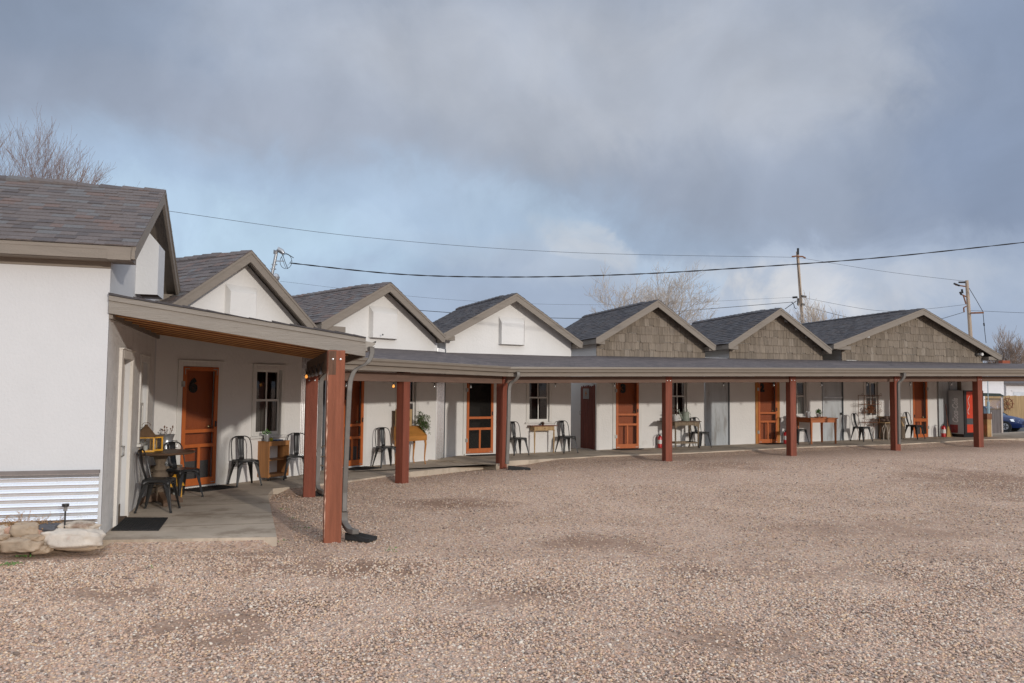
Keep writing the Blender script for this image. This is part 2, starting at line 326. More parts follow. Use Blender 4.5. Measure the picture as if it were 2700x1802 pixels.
    def lathe(s, prof, c=(0, 0, 0), n=20, sx=1, sy=1):
        o = len(s.v)
        for r, z in prof:
            for k in range(n):
                t = 2 * math.pi * k / n; s.v.append((c[0] + r * math.cos(t) * sx, c[1] + r * math.sin(t) * sy, c[2] + z))
        for i in range(len(prof) - 1):
            for k in range(n): s.f.append([o + i * n + k, o + i * n + (k + 1) % n, o + (i + 1) * n + (k + 1) % n, o + (i + 1) * n + k]); s.r.append(0); s.uv.append(None)
        s.f.append([o + k for k in range(n)][::-1]); s.r.append(0); s.uv.append(None)
        e = o + (len(prof) - 1) * n; s.f.append([e + k for k in range(n)]); s.r.append(0); s.uv.append(None)
        return s
    def build(s, name, mat, parent=None, smooth=False, bevel=0, world=False, seg=2):
        vs = s.v
        if world and parent is not None:
            Mi = (Matrix.Translation(parent.location) @ parent.rotation_euler.to_matrix().to_4x4()).inverted()
            vs = [tuple(Mi @ Vector(v)) for v in vs]
        me = bpy.data.meshes.new(name); me.from_pydata(vs, [], s.f); me.materials.append(mat)
        at = me.attributes.new('rnd', 'FLOAT', 'FACE'); at.data.foreach_set('value', s.r)
        if any(u is not None for u in s.uv):
            ul = me.uv_layers.new(name='UVMap'); k = 0
            for f, u in zip(s.f, s.uv):
                for j in range(len(f)):
                    if u: ul.data[k].uv = u[j]
                    k += 1
        if smooth:
            me.polygons.foreach_set('use_smooth', [True] * len(me.polygons))
            me.set_sharp_from_angle(angle=math.radians(38))
        me.update()
        o = bpy.data.objects.new(name, me); C.objects.link(o)
        if parent is not None: o.parent = parent
        if bevel:
            b = o.modifiers.new('bevel', 'BEVEL'); b.width = bevel; b.segments = seg; b.limit_method = 'ANGLE'; b.angle_limit = math.radians(50)
        return o
def thing(name, label, cat, loc=(0, 0, 0), rz=0.0, group=None):
    o = bpy.data.objects.new(name, None); C.objects.link(o); o.location = loc; o.rotation_euler = (0, 0, rz); o.empty_display_size = .1
    o['label'] = label; o['category'] = cat
    if group: o['group'] = group
    return o
def tag(o, label, cat, group=None, kind=None):
    if label: o['label'] = label
    if cat: o['category'] = cat
    if group: o['group'] = group
    if kind: o['kind'] = kind
    return o
def struct(o): o['kind'] = 'structure'; return o
def copy_tree(o, parent=None):
    c = o.copy(); C.objects.link(c)
    if parent is not None: c.parent = parent
    for ch in list(o.children): copy_tree(ch, c)
    return c
def local(t, p):      # world point -> thing's local coordinates
    return (Matrix.Translation(t.location) @ t.rotation_euler.to_matrix().to_4x4()).inverted() @ Vector(p)

# ------------------------------------------------------------------ plan of the place
class Wall:
    def __init__(s, P, deg):
        s.P = Vector((P[0], P[1], 0)); s.a = math.radians(deg)
        s.d = Vector((math.cos(s.a), math.sin(s.a), 0)); s.n = Vector((math.sin(s.a), -math.cos(s.a), 0))   # n points outward (to the yard)
    def uz(s, X, Y, off=0.0):
        P = s.P + s.n * off; q = ray(X, Y); t = (s.n.dot(P)) / (s.n.dot(q)); p = Vector((0, 0, EYE)) + q * t
        return (p - s.P).dot(s.d), p.z
    def u(s, X, Y=1100, off=0.0): return s.uz(X, Y, off)[0]
    def pt(s, u, z=0.0, off=0.0): return s.P + s.d * u + s.n * off + Vector((0, 0, z))
    def uof(s, p): return (Vector((p[0], p[1], 0)) - s.P).dot(s.d)
W1 = Wall((-4.66, 9.17), 16.6)                 # near cabin front wall (corner at u=0)
W2 = Wall((-5.03, 14.26), 59.5)
W4 = Wall((-1.714, 20.07), 31)
W5 = Wall((-2.8, 18.1), 52)
WS = Wall((-4.66, 9.17), 106.6)          # near cabin's gable (porch side) wall
W3 = Wall((2.38, 22.30), 19.9)
side = Vector((math.cos(math.radians(106.6)), math.sin(math.radians(106.6)), 0))
def isect(P, d, Q, e):
    det = d.x * (-e.y) - (-e.x) * d.y; rx = Q.x - P.x; ry = Q.y - P.y
    t = (rx * (-e.y) - (-e.x) * ry) / det; return P + d * t, t
FAR, LSIDE = isect(W1.P, side, W2.P, W2.d)
P = [Vector(p) for p in ((-3.39, 13.53, -.05), (-2.14, 9.69, -.05), (-2.11, 15.58, -.05), (-.22, 18.42, -.05), (3.89, 19.96, 0), (7.43, 21.22, 0), (10.79, 22.47, 0), (14.1, 23.5, 0))]
def s3(x, y): return max(0.0, (x + .22) * math.cos(.349) + (y - 18.34) * math.sin(.349))
def G(x, y):
    s = s3(x, y); z = -.05 + .0175 * min(s, 18)
    if y > 29: z -= min(1, (y - 29) / 12) * .72 if x > 8 else min(1, (y - 29) / 12) * .3
    return z
def SL(x, y):                                   # slab top
    b = (x - W4.P.x) * W4.d.x + (y - W4.P.y) * W4.d.y
    return .07 + .0185 * max(0.0, s3(x, y) - 2.5) if b > -.1 else .045
for q in P[3:]: q.z = G(q.x, q.y)
L3 = Wall((P[3].x, P[3].y), math.degrees(math.atan2(P[6].y - P[3].y, P[6].x - P[3].x)))
L2 = Wall((P[0].x, P[0].y), math.degrees(math.atan2(P[3].y - P[0].y, P[3].x - P[0].x)))
L1 = Wall((P[1].x, P[1].y), math.degrees(math.atan2(P[0].y - P[1].y, P[0].x - P[1].x)))

P[7] = L3.pt(L3.u(2580, 1150)); P[7].z = G(P[7].x, P[7].y)
# ------------------------------------------------------------------ ground
def ground_mat():
    m = bpy.data.materials.new('gravel_ground'); m.use_nodes = True; nt = m.node_tree; N = nt.nodes; L = nt.links; b = N['Principled BSDF']; b.inputs['Roughness'].default_value = .95
    b.inputs['Specular IOR Level'].default_value = .15
    tc = N.new('ShaderNodeTexCoord')
    def vor(sc, feat='F1'):
        v = N.new('ShaderNodeTexVoronoi'); v.inputs['Scale'].default_value = sc; v.feature = feat; L.new(tc.outputs['Object'], v.inputs['Vector']); return v
    def mix(f, a, c, bt='MIX'):
        n = N.new('ShaderNodeMix'); n.data_type = 'RGBA'; n.blend_type = bt
        if isinstance(f, float): n.inputs[0].default_value = f
        else: L.new(f, n.inputs[0])
        for i, q in ((6, a), (7, c)):
            if isinstance(q, tuple): n.inputs[i].default_value = (*q, 1)
            else: L.new(q, n.inputs[i])
        return n.outputs[2]
    def ramp(src, pts):
        r = N.new('ShaderNodeValToRGB'); e = r.color_ramp.elements; r.color_ramp.interpolation = 'CONSTANT'
        while len(e) < len(pts): e.new(.5)
        for i, (p, c) in enumerate(pts): e[i].position = p; e[i].color = (*c, 1)
        L.new(src, r.inputs[0]); return r.outputs[0]
    cols = [(0, (.61, .435, .32)), (.17, (.55, .375, .28)), (.33, (.41, .325, .275)), (.47, (.64, .51, .395)), (.60, (.20, .148, .118)), (.70, (.61, .435, .285)), (.82, (.44, .295, .21)), (.94, (.70, .61, .50))]
    v1 = vor(62); v2 = vor(36)
    s1 = N.new('ShaderNodeSeparateColor'); L.new(v1.outputs['Color'], s1.inputs[0]); s2 = N.new('ShaderNodeSeparateColor'); L.new(v2.outputs['Color'], s2.inputs[0])
    c = mix(.45, ramp(s1.outputs[0], cols), ramp(s2.outputs[1], cols))
    # broad tone drift and packed dirt patches
    n = N.new('ShaderNodeTexNoise'); n.inputs['Scale'].default_value = .45; n.inputs['Detail'].default_value = 7; n.inputs['Roughness'].default_value = .6; L.new(tc.outputs['Object'], n.inputs['Vector'])
    mr = N.new('ShaderNodeMapRange'); L.new(n.outputs['Fac'], mr.inputs[0]); mr.inputs[1].default_value = .35; mr.inputs[2].default_value = .65
    c = mix(1.0, c, mix(mr.outputs[0], (.90, .85, .83), (1.04, 1.0, .98)), 'MULTIPLY')
    n4 = N.new('ShaderNodeTexNoise'); n4.inputs['Scale'].default_value = .9; n4.inputs['Detail'].default_value = 9; n4.inputs['Roughness'].default_value = .72; L.new(tc.outputs['Object'], n4.inputs['Vector'])
    m4 = N.new('ShaderNodeMapRange'); L.new(n4.outputs['Fac'], m4.inputs[0]); m4.inputs[1].default_value = .60; m4.inputs[2].default_value = .74; m4.inputs[4].default_value = .75
    c = mix(m4.outputs[0], c, (.33, .225, .17))
    # local patches of bare damp earth at their places in the yard
    sx = N.new('ShaderNodeSeparateXYZ'); L.new(tc.outputs['Object'], sx.inputs[0])
    for (X, Y, rx, ry, a) in ((1165, 1322, 1.1, .45, .9), (1590, 1425, .8, .4, .75), (980, 1490, .75, .3, .85), (2640, 1290, 1.7, 1.5, .8), (700, 1480, 1.1, .3, .7), (1880, 1235, 1.2, .8, .6), (520, 1650, .7, .35, .7), (1350, 1560, .8, .3, .6), (2050, 1500, 1.3, .35, .5), (2350, 1400, 1.6, .5, .5), (300, 1560, .6, .22, .6), (1900, 1680, .9, .25, .5)):
        p = atz(X, Y, -.03)
        q = None
        for k, cc, rr in ((0, p.x, rx), (1, p.y, ry * 1.6)):
            d = N.new('ShaderNodeMath'); d.operation = 'SUBTRACT'; L.new(sx.outputs[k], d.inputs[0]); d.inputs[1].default_value = cc
            e = N.new('ShaderNodeMath'); e.operation = 'DIVIDE'; L.new(d.outputs[0], e.inputs[0]); e.inputs[1].default_value = rr
            f = N.new('ShaderNodeMath'); f.operation = 'POWER'; L.new(e.outputs[0], f.inputs[0]); f.inputs[1].default_value = 2
            if q is None: q = f.outputs[0]
            else:
                g = N.new('ShaderNodeMath'); g.operation = 'ADD'; L.new(q, g.inputs[0]); L.new(f.outputs[0], g.inputs[1]); q = g.outputs[0]
        g = N.new('ShaderNodeMath'); g.operation = 'MULTIPLY_ADD'; L.new(n4.outputs['Fac'], g.inputs[0]); g.inputs[1].default_value = 5.5; L.new(q, g.inputs[2])
        r = N.new('ShaderNodeMapRange'); r.interpolation_type = 'SMOOTHSTEP'; L.new(g.outputs[0], r.inputs[0]); r.inputs[1].default_value = 4.3; r.inputs[2].default_value = 2.6; r.inputs[3].default_value = 0; r.inputs[4].default_value = a
        c = mix(r.outputs[0], c, (.27, .165, .11))
    L.new(c, b.inputs['Base Color'])
    bp = N.new('ShaderNodeBump'); bp.inputs['Strength'].default_value = .7; bp.inputs['Distance'].default_value = .02; bp.invert = True
    L.new(v1.outputs['Distance'], bp.inputs['Height']); L.new(bp.outputs[0], b.inputs['Normal'])
    return m
gm = ground_mat()
def sheet(name, xs, ys, zf, mat, keep=None):
    mb = MB(); nx = len(xs)
    mb.v = [(x, y, zf(x, y)) for y in ys for x in xs]
    for j in range(len(ys) - 1):
        for i in range(nx - 1):
            if keep and not keep((xs[i] + xs[i + 1]) / 2, (ys[j] + ys[j + 1]) / 2): continue
            mb.f.append([j * nx + i, j * nx + i + 1, (j + 1) * nx + i + 1, (j + 1) * nx + i]); mb.r.append(0); mb.uv.append(None)
    return mb.build(name, mat)
xs = [-600, -200, -60, -30] + [-15 + .75 * i for i in range(68)] + [45, 70, 200, 600]; ys = [-300, -60, -10, 0] + [2 + .75 * i for i in range(60)] + [52, 70, 120, 300, 900]
from mathutils import noise as mnoise
def und(x, y): return .018 * mnoise.noise(Vector((x * .35, y * .35, 3))) + .010 * mnoise.noise(Vector((x * 1.1, y * 1.1, 7)))
struct(sheet('gravel_yard', xs, ys, lambda x, y: G(x, y) + (und(x, y) if 3 < y < 26 else 0) - .01, gm))

def on(fn, X, Y, dz=0.0):                       # where the pixel's ray meets a height field
    z = .05
    for _ in range(8): p = atz(X, Y, z); z = fn(p.x, p.y) + dz
    return p
# concrete slabs of the walkway
nearfront = [W1.pt(-.02, 0, .10), atz(730, 1427, .0), atz(706, 1312, .0), atz(720, 1296, .0), atz(918, 1275, .0), atz(1081, 1250.5, .0), atz(1282, 1230, .0)]
split_in = W5.pt(W5.u(1128, 1211), 0, -.1); split_out = atz(1308, 1231, .02)
mb = MB(); mb.slab([(p.x, p.y) for p in nearfront] + [(split_out.x, split_out.y), (split_in.x, split_in.y), tuple(W5.pt(-2.3, 0, -.3).to_2d()), tuple(W2.pt(1.6, 0, -.2).to_2d()), tuple(W2.pt(-1.45, 0, -.15).to_2d())] + [tuple((W1.P + side * .0 - Vector((.2, .05, 0))).to_2d())], -.15, .045)
sl1 = struct(mb.build('concrete_walk', concrete))
mb = MB()
for k in (.62, 1.5, 2.45, 3.4):
    a = W1.P + side * k; q = a + W1.d * 2.35
    if k > .9: q = a + W1.d * (2.1)
    mb.bar((a.x, a.y, .0465), (q.x, q.y, .0465), .012, .003)
mb.build('control_joint', soil, sl1)
front = [(1308, 1231), (1345, 1221), (1600, 1206), (1820, 1199), (2120, 1183), (2375, 1175.5), (2592, 1163), (2760, 1159)]
fp = [on(SL, X, Y, -.05) for X, Y in front]
back = [split_in, W5.pt(W5.u(1160), 0, -.2), W4.pt(2.2, 0, -.6), W4.pt(4.4, 0, -1.2), W3.pt(0, 0, -.4), W3.pt(4, 0, -.2), W3.pt(9, 0, -.2), W3.pt(14.4, 0, -.2), W3.pt(18, 0, -.8)]
mb = MB()
# strip between the front edge and the back edge
def lerp(a, b, t): return a + (b - a) * t
def walkpoly(pts, n):
    ds = [0]
    for a, b in zip(pts, pts[1:]): ds.append(ds[-1] + (b.to_2d() - a.to_2d()).length)
    out = []
    for i in range(n + 1):
        s = ds[-1] * i / n
        for k in range(len(pts) - 1):
            if s <= ds[k + 1] + 1e-9: out.append(lerp(pts[k], pts[k + 1], (s - ds[k]) / max(1e-9, ds[k + 1] - ds[k]))); break
        else: out.append(pts[-1].copy())
    return out
fr = walkpoly(fp, 40); bk = walkpoly([Vector(p) for p in back], 40)
vs = []; fs = []
for a, c in zip(fr, bk):
    za = SL(a.x, a.y) if (a - fr[0]).length > .4 else .07
    vs += [(a.x, a.y, za), (c.x, c.y, SL(c.x, c.y)), (a.x, a.y, za - .2)]
for i in range(40):
    o = i * 3; fs += [(o, o + 3, o + 4, o + 1), (o + 2, o + 5, o + 3, o)]
fs.append((0, 1, 2)); mb.add(vs, fs)
a, c = fr[0], bk[0]; mb.add([(a.x, a.y, .07), (c.x, c.y, .07), (c.x, c.y, -.1), (a.x, a.y, -.1)], [(0, 1, 2, 3)])
sl2 = struct(mb.build('concrete_porch_floor', concrete))
# concrete drive and street beyond the end of the row
struct(sheet('concrete_drive', [14 + i for i in range(40)], [24 + .7 * i for i in range(12)], lambda x, y: G(x, y) + .03, driveway, lambda x, y: y > 27.6 + (x - 17) * .0 or x > 16.5 and y > 26.6))
struct(sheet('street', [4 + 4 * i for i in range(30)], [42 + 2 * i for i in range(9)], lambda x, y: G(x, y) + .012, M_('asphalt', (.09, .088, .085), .9, .15, 2, .2, 30)))

# gravel banked up against the slab edges
def bank(name, pts, top, w=.45):
    pp = walkpoly([Vector((p.x, p.y, 0)) for p in pts], 60); mb = MB(); vs = []
    for i, p in enumerate(pp):
        a = pp[max(0, i - 1)]; b = pp[min(len(pp) - 1, i + 1)]; d = (b - a).normalized(); n = Vector((d.y, -d.x, 0)); ww = w * (1 + .35 * mnoise.noise(p * .9))
        zt = top(p.x, p.y) - .028 + .012 * mnoise.noise(p * 1.7)
        en = min(1, i / 5, (len(pp) - 1 - i) / 5)
        for f in (-.02, .15, .5, 1.0):
            q = p + n * ww * f; g = G(q.x, q.y) + und(q.x, q.y) - .014; z = g - .03 * (1 - en) + (zt - g) * en * (1 - max(0, f)) ** 1.6 if f < 1 else g - .02; vs.append((q.x, q.y, z))
    mb.add(vs, [(i * 4 + j, i * 4 + 4 + j, i * 4 + 5 + j, i * 4 + 1 + j)[::-1] for i in range(len(pp) - 1) for j in range(3)]); struct(mb.build(name, gm, smooth=True))
bank('gravel_bank', [nearfront[k] for k in range(2)], lambda x, y: .045, .28)
bank('gravel_bank', nearfront[1:3], lambda x, y: .045, .3)
bank('gravel_bank', nearfront[3:6], lambda x, y: .045)
bank('gravel_bank', fp[1:], lambda x, y: SL(x, y), .5)

# ------------------------------------------------------------------ stones lying loose on the yard near the camera
PATCH = ((1165, 1322, 1.1, .45), (1590, 1425, .8, .4), (980, 1490, .75, .3), (700, 1480, 1.1, .3), (520, 1650, .7, .35), (1350, 1560, .8, .3), (2050, 1500, 1.3, .35), (2350, 1400, 1.6, .5), (300, 1560, .6, .22), (1900, 1680, .9, .25))
def pebbles():
    ico = np.array([(0, -.53, .85), (0, .53, .85), (0, -.53, -.85), (0, .53, -.85), (.85, 0, .53), (.85, 0, -.53), (-.85, 0, .53), (-.85, 0, -.53), (.53, .85, 0), (-.53, .85, 0), (.53, -.85, 0), (-.53, -.85, 0)])
    from itertools import combinations
    el = min(np.linalg.norm(ico[0] - ico[k]) for k in range(1, 12)) * 1.15
    F_ = []
    for a, b, c in combinations(range(12), 3):
        if all(np.linalg.norm(ico[i] - ico[j]) < el for i, j in ((a, b), (b, c), (a, c))):
            nrm = np.cross(ico[b] - ico[a], ico[c] - ico[a]); F_.append((a, b, c) if nrm @ (ico[a] + ico[b] + ico[c]) > 0 else (a, c, b))
    F_ = np.array(F_)
    oct_ = np.array([(1, 0, 0), (-1, 0, 0), (0, 1, 0), (0, -1, 0), (0, 0, 1), (0, 0, -.6)], float); FO = np.array([(0, 2, 4), (2, 1, 4), (1, 3, 4), (3, 0, 4), (2, 0, 5), (1, 2, 5), (3, 1, 5), (0, 3, 5)])
    V = []; FF = []; R = []; off = 0
    slabpoly = np.array([tuple(p.to_2d()) for p in nearfront] + [(-9, 16), (-9, 9.0)])
    def inside(px, py, poly):
        c = np.zeros(len(px), bool); n = len(poly); j = n - 1
        for i in range(n):
            xi, yi = poly[i]; xj, yj = poly[j]
            c ^= ((yi > py) != (yj > py)) & (px < (xj - xi) * (py - yi) / (yj - yi + 1e-12) + xi); j = i
        return c
    frn = np.array([(p.x, p.y) for p in fp])
    for (y0, y1, n, base, Fb, r0, r1) in ((4.6, 8.8, 100000, ico, F_, .0055, .0145), (8.8, 15.5, 100000, oct_, FO, .0065, .016), (15.5, 20, 20000, oct_, FO, .009, .018)):
        y = np.sqrt(rng.uniform(y0 ** 2, y1 ** 2, n)); x = rng.uniform(-.68, .68, n) * y
        ok = ~inside(x, y, slabpoly)
        dwall = (x - W1.P.x) * W1.n.x + (y - W1.P.y) * W1.n.y
        ok &= ~((dwall < .62) & (x < -4.4))
        fy = np.interp(x, frn[:, 0], frn[:, 1]); ok &= y < np.where(x < frn[0, 0], 99, fy - .03)
        nz = np.array([mnoise.fractal(Vector((a * 2.2, b * 2.2, 4)), .6, 2.1, 4) for a, b in zip(x, y)])
        ok &= rng.random(len(x)) > .35 * np.clip((nz - .1) * 3, 0, 1)
        for (X_, Y_, rx_, ry_) in PATCH:
            pp = atz(X_, Y_, -.03); q_ = ((x - pp.x) / rx_) ** 2 + ((y - pp.y) / (ry_ * 1.6)) ** 2
            ok &= (rng.random(len(x)) > .8 * np.clip(np.exp(-q_ * 1.4) * (1 + 2.2 * nz), 0, 1))
        x = x[ok]; y = y[ok]; n = len(x)
        z = np.array([G(a, b) + und(a, b) - .01 for a, b in zip(x, y)])
        s = rng.uniform(r0, r1, n) * np.where(rng.random(n) < .02, 1.45, 1)
        sc = np.stack([s * rng.uniform(.8, 1.3, n), s * rng.uniform(.65, 1.0, n), s * rng.uniform(.4, .75, n)], 1)
        jit = 1 + rng.uniform(-.22, .22, (n, len(base), 1))
        v = base[None] * jit * sc[:, None]
        t = rng.uniform(-.5, .5, n); ct, st = np.cos(t), np.sin(t); vx = v[:, :, 0] * ct[:, None] - v[:, :, 2] * st[:, None]; vz = v[:, :, 0] * st[:, None] + v[:, :, 2] * ct[:, None]
        t = rng.uniform(0, 6.28, n); ct, st = np.cos(t), np.sin(t); wx = vx * ct[:, None] - v[:, :, 1] * st[:, None]; wy = vx * st[:, None] + v[:, :, 1] * ct[:, None]
        w = np.stack([wx + x[:, None], wy + y[:, None], vz + (z + sc[:, 2] * .45)[:, None]], 2).reshape(-1, 3)
        f = (Fb[None] + (np.arange(n) * len(base))[:, None, None]).reshape(-1, 3) + off
        V.append(w); FF.append(f); R.append(np.repeat(rng.random(n), len(Fb))); off += len(w)
    V = np.concatenate(V); FF = np.concatenate(FF); R = np.concatenate(R)
    me = bpy.data.meshes.new('loose_gravel'); me.vertices.add(len(V)); me.vertices.foreach_set('co', V.ravel().astype(np.float32))
    me.loops.add(len(FF) * 3); me.loops.foreach_set('vertex_index', FF.ravel().astype(np.int32)); me.polygons.add(len(FF))
    me.polygons.foreach_set('loop_start', (np.arange(len(FF)) * 3).astype(np.int32)); me.polygons.foreach_set('loop_total', np.full(len(FF), 3, np.int32))
    me.update(calc_edges=True); at = me.attributes.new('rnd', 'FLOAT', 'FACE'); at.data.foreach_set('value', R.astype(np.float32)); me.materials.append(pebm)
    o = bpy.data.objects.new('loose_gravel', me); C.objects.link(o); tag(o, 'loose pink and grey gravel covering the yard in front of the cabins', 'gravel', kind='stuff')
pebbles()

# ------------------------------------------------------------------ cabins
def wall_panels(mb, u0, u1, z0, z1, ops, depth=.16):
    us = sorted({u0, u1} | {o[0] for o in ops} | {o[1] for o in ops}); zs = sorted({z0, z1} | {o[2] for o in ops} | {o[3] for o in ops})
    for a, b in zip(us, us[1:]):
        for c, d in zip(zs, zs[1:]):
            mu, mz = (a + b) / 2, (c + d) / 2
            if any(o[0] < mu < o[1] and o[2] < mz < o[3] for o in ops): continue
            mb.add([(a, 0, c), (b, 0, c), (b, 0, d), (a, 0, d)], [(0, 1, 2, 3)])
    for a, b, c, d in ops:
        mb.add([(a, 0, c), (a, depth, c), (a, depth, d), (a, 0, d)], [(0, 1, 2, 3)]); mb.add([(b, 0, c), (b, depth, c), (b, depth, d), (b, 0, d)], [(3, 2, 1, 0)])
        mb.add([(a, 0, d), (b, 0, d), (b, depth, d), (a, depth, d)], [(0, 1, 2, 3)]); mb.add([(a, 0, c), (b, 0, c), (b, depth, c), (a, depth, c)], [(3, 2, 1, 0)])

def shingle_slope(mb, xe, ze, xp, zp, y0, y1, row=.14, seed=0):
    R = random.Random(seed); Lh = math.hypot(xp - xe, zp - ze); ux, uz = (xp - xe) / Lh, (zp - ze) / Lh; nx, nz = -uz, ux
    if nz < 0: nx, nz = -nx, -nz
    n = int(Lh / row) + 1; step = Lh / n
    mb.add([(xe, y0, ze), (xe, y1, ze), (xp, y1, zp), (xp, y0, zp)], [(0, 1, 2, 3)], .3)
    for i in range(n):
        y = y0 - R.uniform(0, .2); s0 = i * step - .012; s1 = min(Lh, (i + 1) * step + .02)
        while y < y1:
            w = R.uniform(.11, .26); a = max(y, y0); b = min(y + w, y1); y += w
            if b - a < .01: continue
            h0 = R.choice((.010, .010, .016)); h1 = .003; r = R.random()
            p = lambda s, h, yy: (xe + ux * s + nx * h, yy, ze + uz * s + nz * h)
            mb.add([p(s0, h0, a), p(s0, h0, b), p(s1, h1, b), p(s1, h1, a), p(s0, 0, a), p(s0, 0, b)], [(0, 1, 2, 3), (4, 5, 1, 0), (0, 3, 4), (1, 5, 2)], r)

class SkewMB(MB):
    k = 0.0
    def build(s, *a, **q):
        s.v = [(v[0] + s.k * max(0, v[1]), v[1], v[2]) for v in s.v]
        return MB.build(s, *a, **q)
def cabin(name, label, W, uL, uR, peak, tipL, tipR, Lr, ops, brown=False, shin=None, ovh=.3, wallmat=None, body=None, zshake=2.6, seed=1, rake_h=.21, y0over=None, skew=0.0):
    SkewMB.k = skew
    o = W.pt(uL); t = thing(name, label, 'cabin', (o.x, o.y, 0), W.a, 'gabled motel cabins joined by one porch')
    pk = (peak[0] - uL, peak[1]); tl = (tipL[0] - uL, tipL[1]); tr = (tipR[0] - uL, tipR[1]); w = uR - uL; Lb = Lr - .3
    shin = shin or shin_b; wallmat = wallmat or stucco2
    def zr(x): return (tl[1] + (pk[1] - tl[1]) * (x - tl[0]) / (pk[0] - tl[0])) if x < pk[0] else (tr[1] + (pk[1] - tr[1]) * (tr[0] - x) / (tr[0] - pk[0]))
    zp = min(zr(0), zr(w)) - .07
    lops = [(a - uL, b - uL, c, d) for a, b, c, d in ops]
    mb = SkewMB(); wall_panels(mb, 0, w, -.15, zp, lops)
    mb.add([(0, 0, zp), (w, 0, zp), (w, 0, zr(w) - .07), (pk[0], 0, pk[1] - .07), (0, 0, zr(0) - .07)], [(0, 1, 2, 3, 4)])
    mb.add([(0, Lb, -.15), (0, 0, -.15), (0, 0, zr(0) - .07), (0, Lb, zr(0) - .07)], [(0, 1, 2, 3)])
    mb.add([(w, 0, -.15), (w, Lb, -.15), (w, Lb, zr(w) - .07), (w, 0, zr(w) - .07)], [(0, 1, 2, 3)])
    mb.add([(w, Lb, -.15), (0, Lb, -.15), (0, Lb, zr(0) - .07), (pk[0], Lb, pk[1] - .07), (w, Lb, zr(w) - .07)], [(0, 1, 2, 3, 4)])
    mb.build('wall', wallmat, t)
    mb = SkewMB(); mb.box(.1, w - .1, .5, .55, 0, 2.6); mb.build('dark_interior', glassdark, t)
    # roof: slopes with tabbed courses, underside boards, rake and eave fascias
    mb = SkewMB(); y0 = -ovh - .025; y1 = Lr
    shingle_slope(mb, tl[0], tl[1], pk[0], pk[1], y0, y1, seed=seed); shingle_slope(mb, tr[0], tr[1], pk[0], pk[1], y0, y1, seed=seed + 50)
    rf = mb.build('roof', shin, t)
    mb = SkewMB(); dy = .28; yy = y0; R = random.Random(seed)
    vent0 = y0 + (.75 if y0over is None else y0over)
    while yy < y1:
        h = .030 if yy > vent0 else .004; hw = .15; th = .02
        for sg, tip in ((-1, tl), (1, tr)):
            dx = tip[0] - pk[0]; dz = tip[1] - pk[1]; q = math.hypot(dx, dz); ex = pk[0] + dx / q * hw; ez = pk[1] + dz / q * hw
            mb.add([(pk[0], yy, pk[1] + h + .004), (pk[0], min(yy + dy, y1), pk[1] + h + th), (ex, min(yy + dy, y1), ez + h + th), (ex, yy, ez + h + .004), (ex, yy, ez), (ex, min(yy + dy, y1), ez), (pk[0], yy, pk[1])], [(0, 1, 2, 3), (3, 2, 5, 4), (0, 3, 4, 6)], R.random())
        yy += dy
    mb.build('ridge_cap', shin, rf)
    mb = SkewMB()
    for tip, sg in ((tl, 1), (tr, -1)):
        mb.add([(tip[0], y0 + .04, tip[1] - .012), (pk[0], y0 + .04, pk[1] - .012), (pk[0], y1, pk[1] - .012), (tip[0], y1, tip[1] - .012), (tip[0], y0 + .04, tip[1] - .05), (pk[0], y0 + .04, pk[1] - .05), (pk[0], y1, pk[1] - .05), (tip[0], y1, tip[1] - .05)], [(0, 1, 2, 3), (7, 6, 5, 4), (0, 4, 5, 1), (3, 2, 6, 7), (0, 3, 7, 4)])
    mb.build('soffit', taupe, t)
    for tip, wx in ((tl, 0), (tr, w)):       # barge boards
        sg = 1 if tip is tl else -1; zt = tip[1]; hb = rake_h
        mb = SkewMB(); dz = (pk[1] - zt) / abs(pk[0] - tip[0])
        xe = tip[0] + sg * .10
        zb = zt - .15
        xb = tip[0] + sg * max(.02, (zb - (zt - hb)) / dz)
        poly = [(tip[0], zt - .006), (tip[0], zb), (xb, zb), (pk[0], pk[1] - hb), (pk[0], pk[1] - .006)]
        mb.prism(poly, y0 + .012, y0 + .052)
        mb.build('barge_board', taupe, t, bevel=.004)
        mb = SkewMB(); th = .05                   # drip strip along the top edge
        mb.prism([(tip[0] - sg * .004, zt - .001), (tip[0] - sg * .004, zt - th), (pk[0], pk[1] - th - .004), (pk[0], pk[1] - .004)], y0 + .001, y0 + .013); mb.build('drip_trim', taupe, t)
        # boxed eave return and eave fascia running back
        mb = SkewMB(); mb.box(min(tip[0], wx - sg * .0), max(tip[0], wx + sg * .12), y0 + .055, -.004, zt - .150 - .012, zt - .150 + .10)
        mb.build('eave_return', taupe, t)
        mb = SkewMB(); xa, xb2 = sorted((tip[0] + sg * .004, tip[0] + sg * .034)); mb.box(xa, xb2, y0 + .056, y1 - .01, zt - .155, zt - .02)
        mb.build('eave_fascia', taupe, t)
        mb = SkewMB(); xa, xb2 = sorted((tip[0] + sg * .036, wx)); mb.box(xa, xb2, .004, y1 - .02, zt - .16, zt - .14); mb.build('eave_soffit', taupe, t)
    if brown:
        R = random.Random(seed * 3); rows = [zshake + .235 * i for i in range(12)]; mb = SkewMB()
        for r0_ in rows:
            x = -.02
            while x < w + .02:
                ww = R.uniform(.10, .24); a, b = x + .003, min(x + ww, w + .02) - .003; x += ww
                if b - a < .03: continue
                zb = r0_ + R.choice((0, 0, .035)); ta, tb = min(r0_ + .26, zr(a) - .03), min(r0_ + .26, zr(b) - .03)
                if min(ta, tb) < zb + .02: continue
                p = R.uniform(.028, .036); q = .012
                mb.add([(a, -p, zb), (b, -p, zb), (b, -q, tb), (a, -q, ta), (a, 0, zb), (b, 0, zb), (b, 0, tb), (a, 0, ta)], [(0, 1, 2, 3), (0, 4, 5, 1), (0, 3, 7, 4), (1, 5, 6, 2)], R.random())
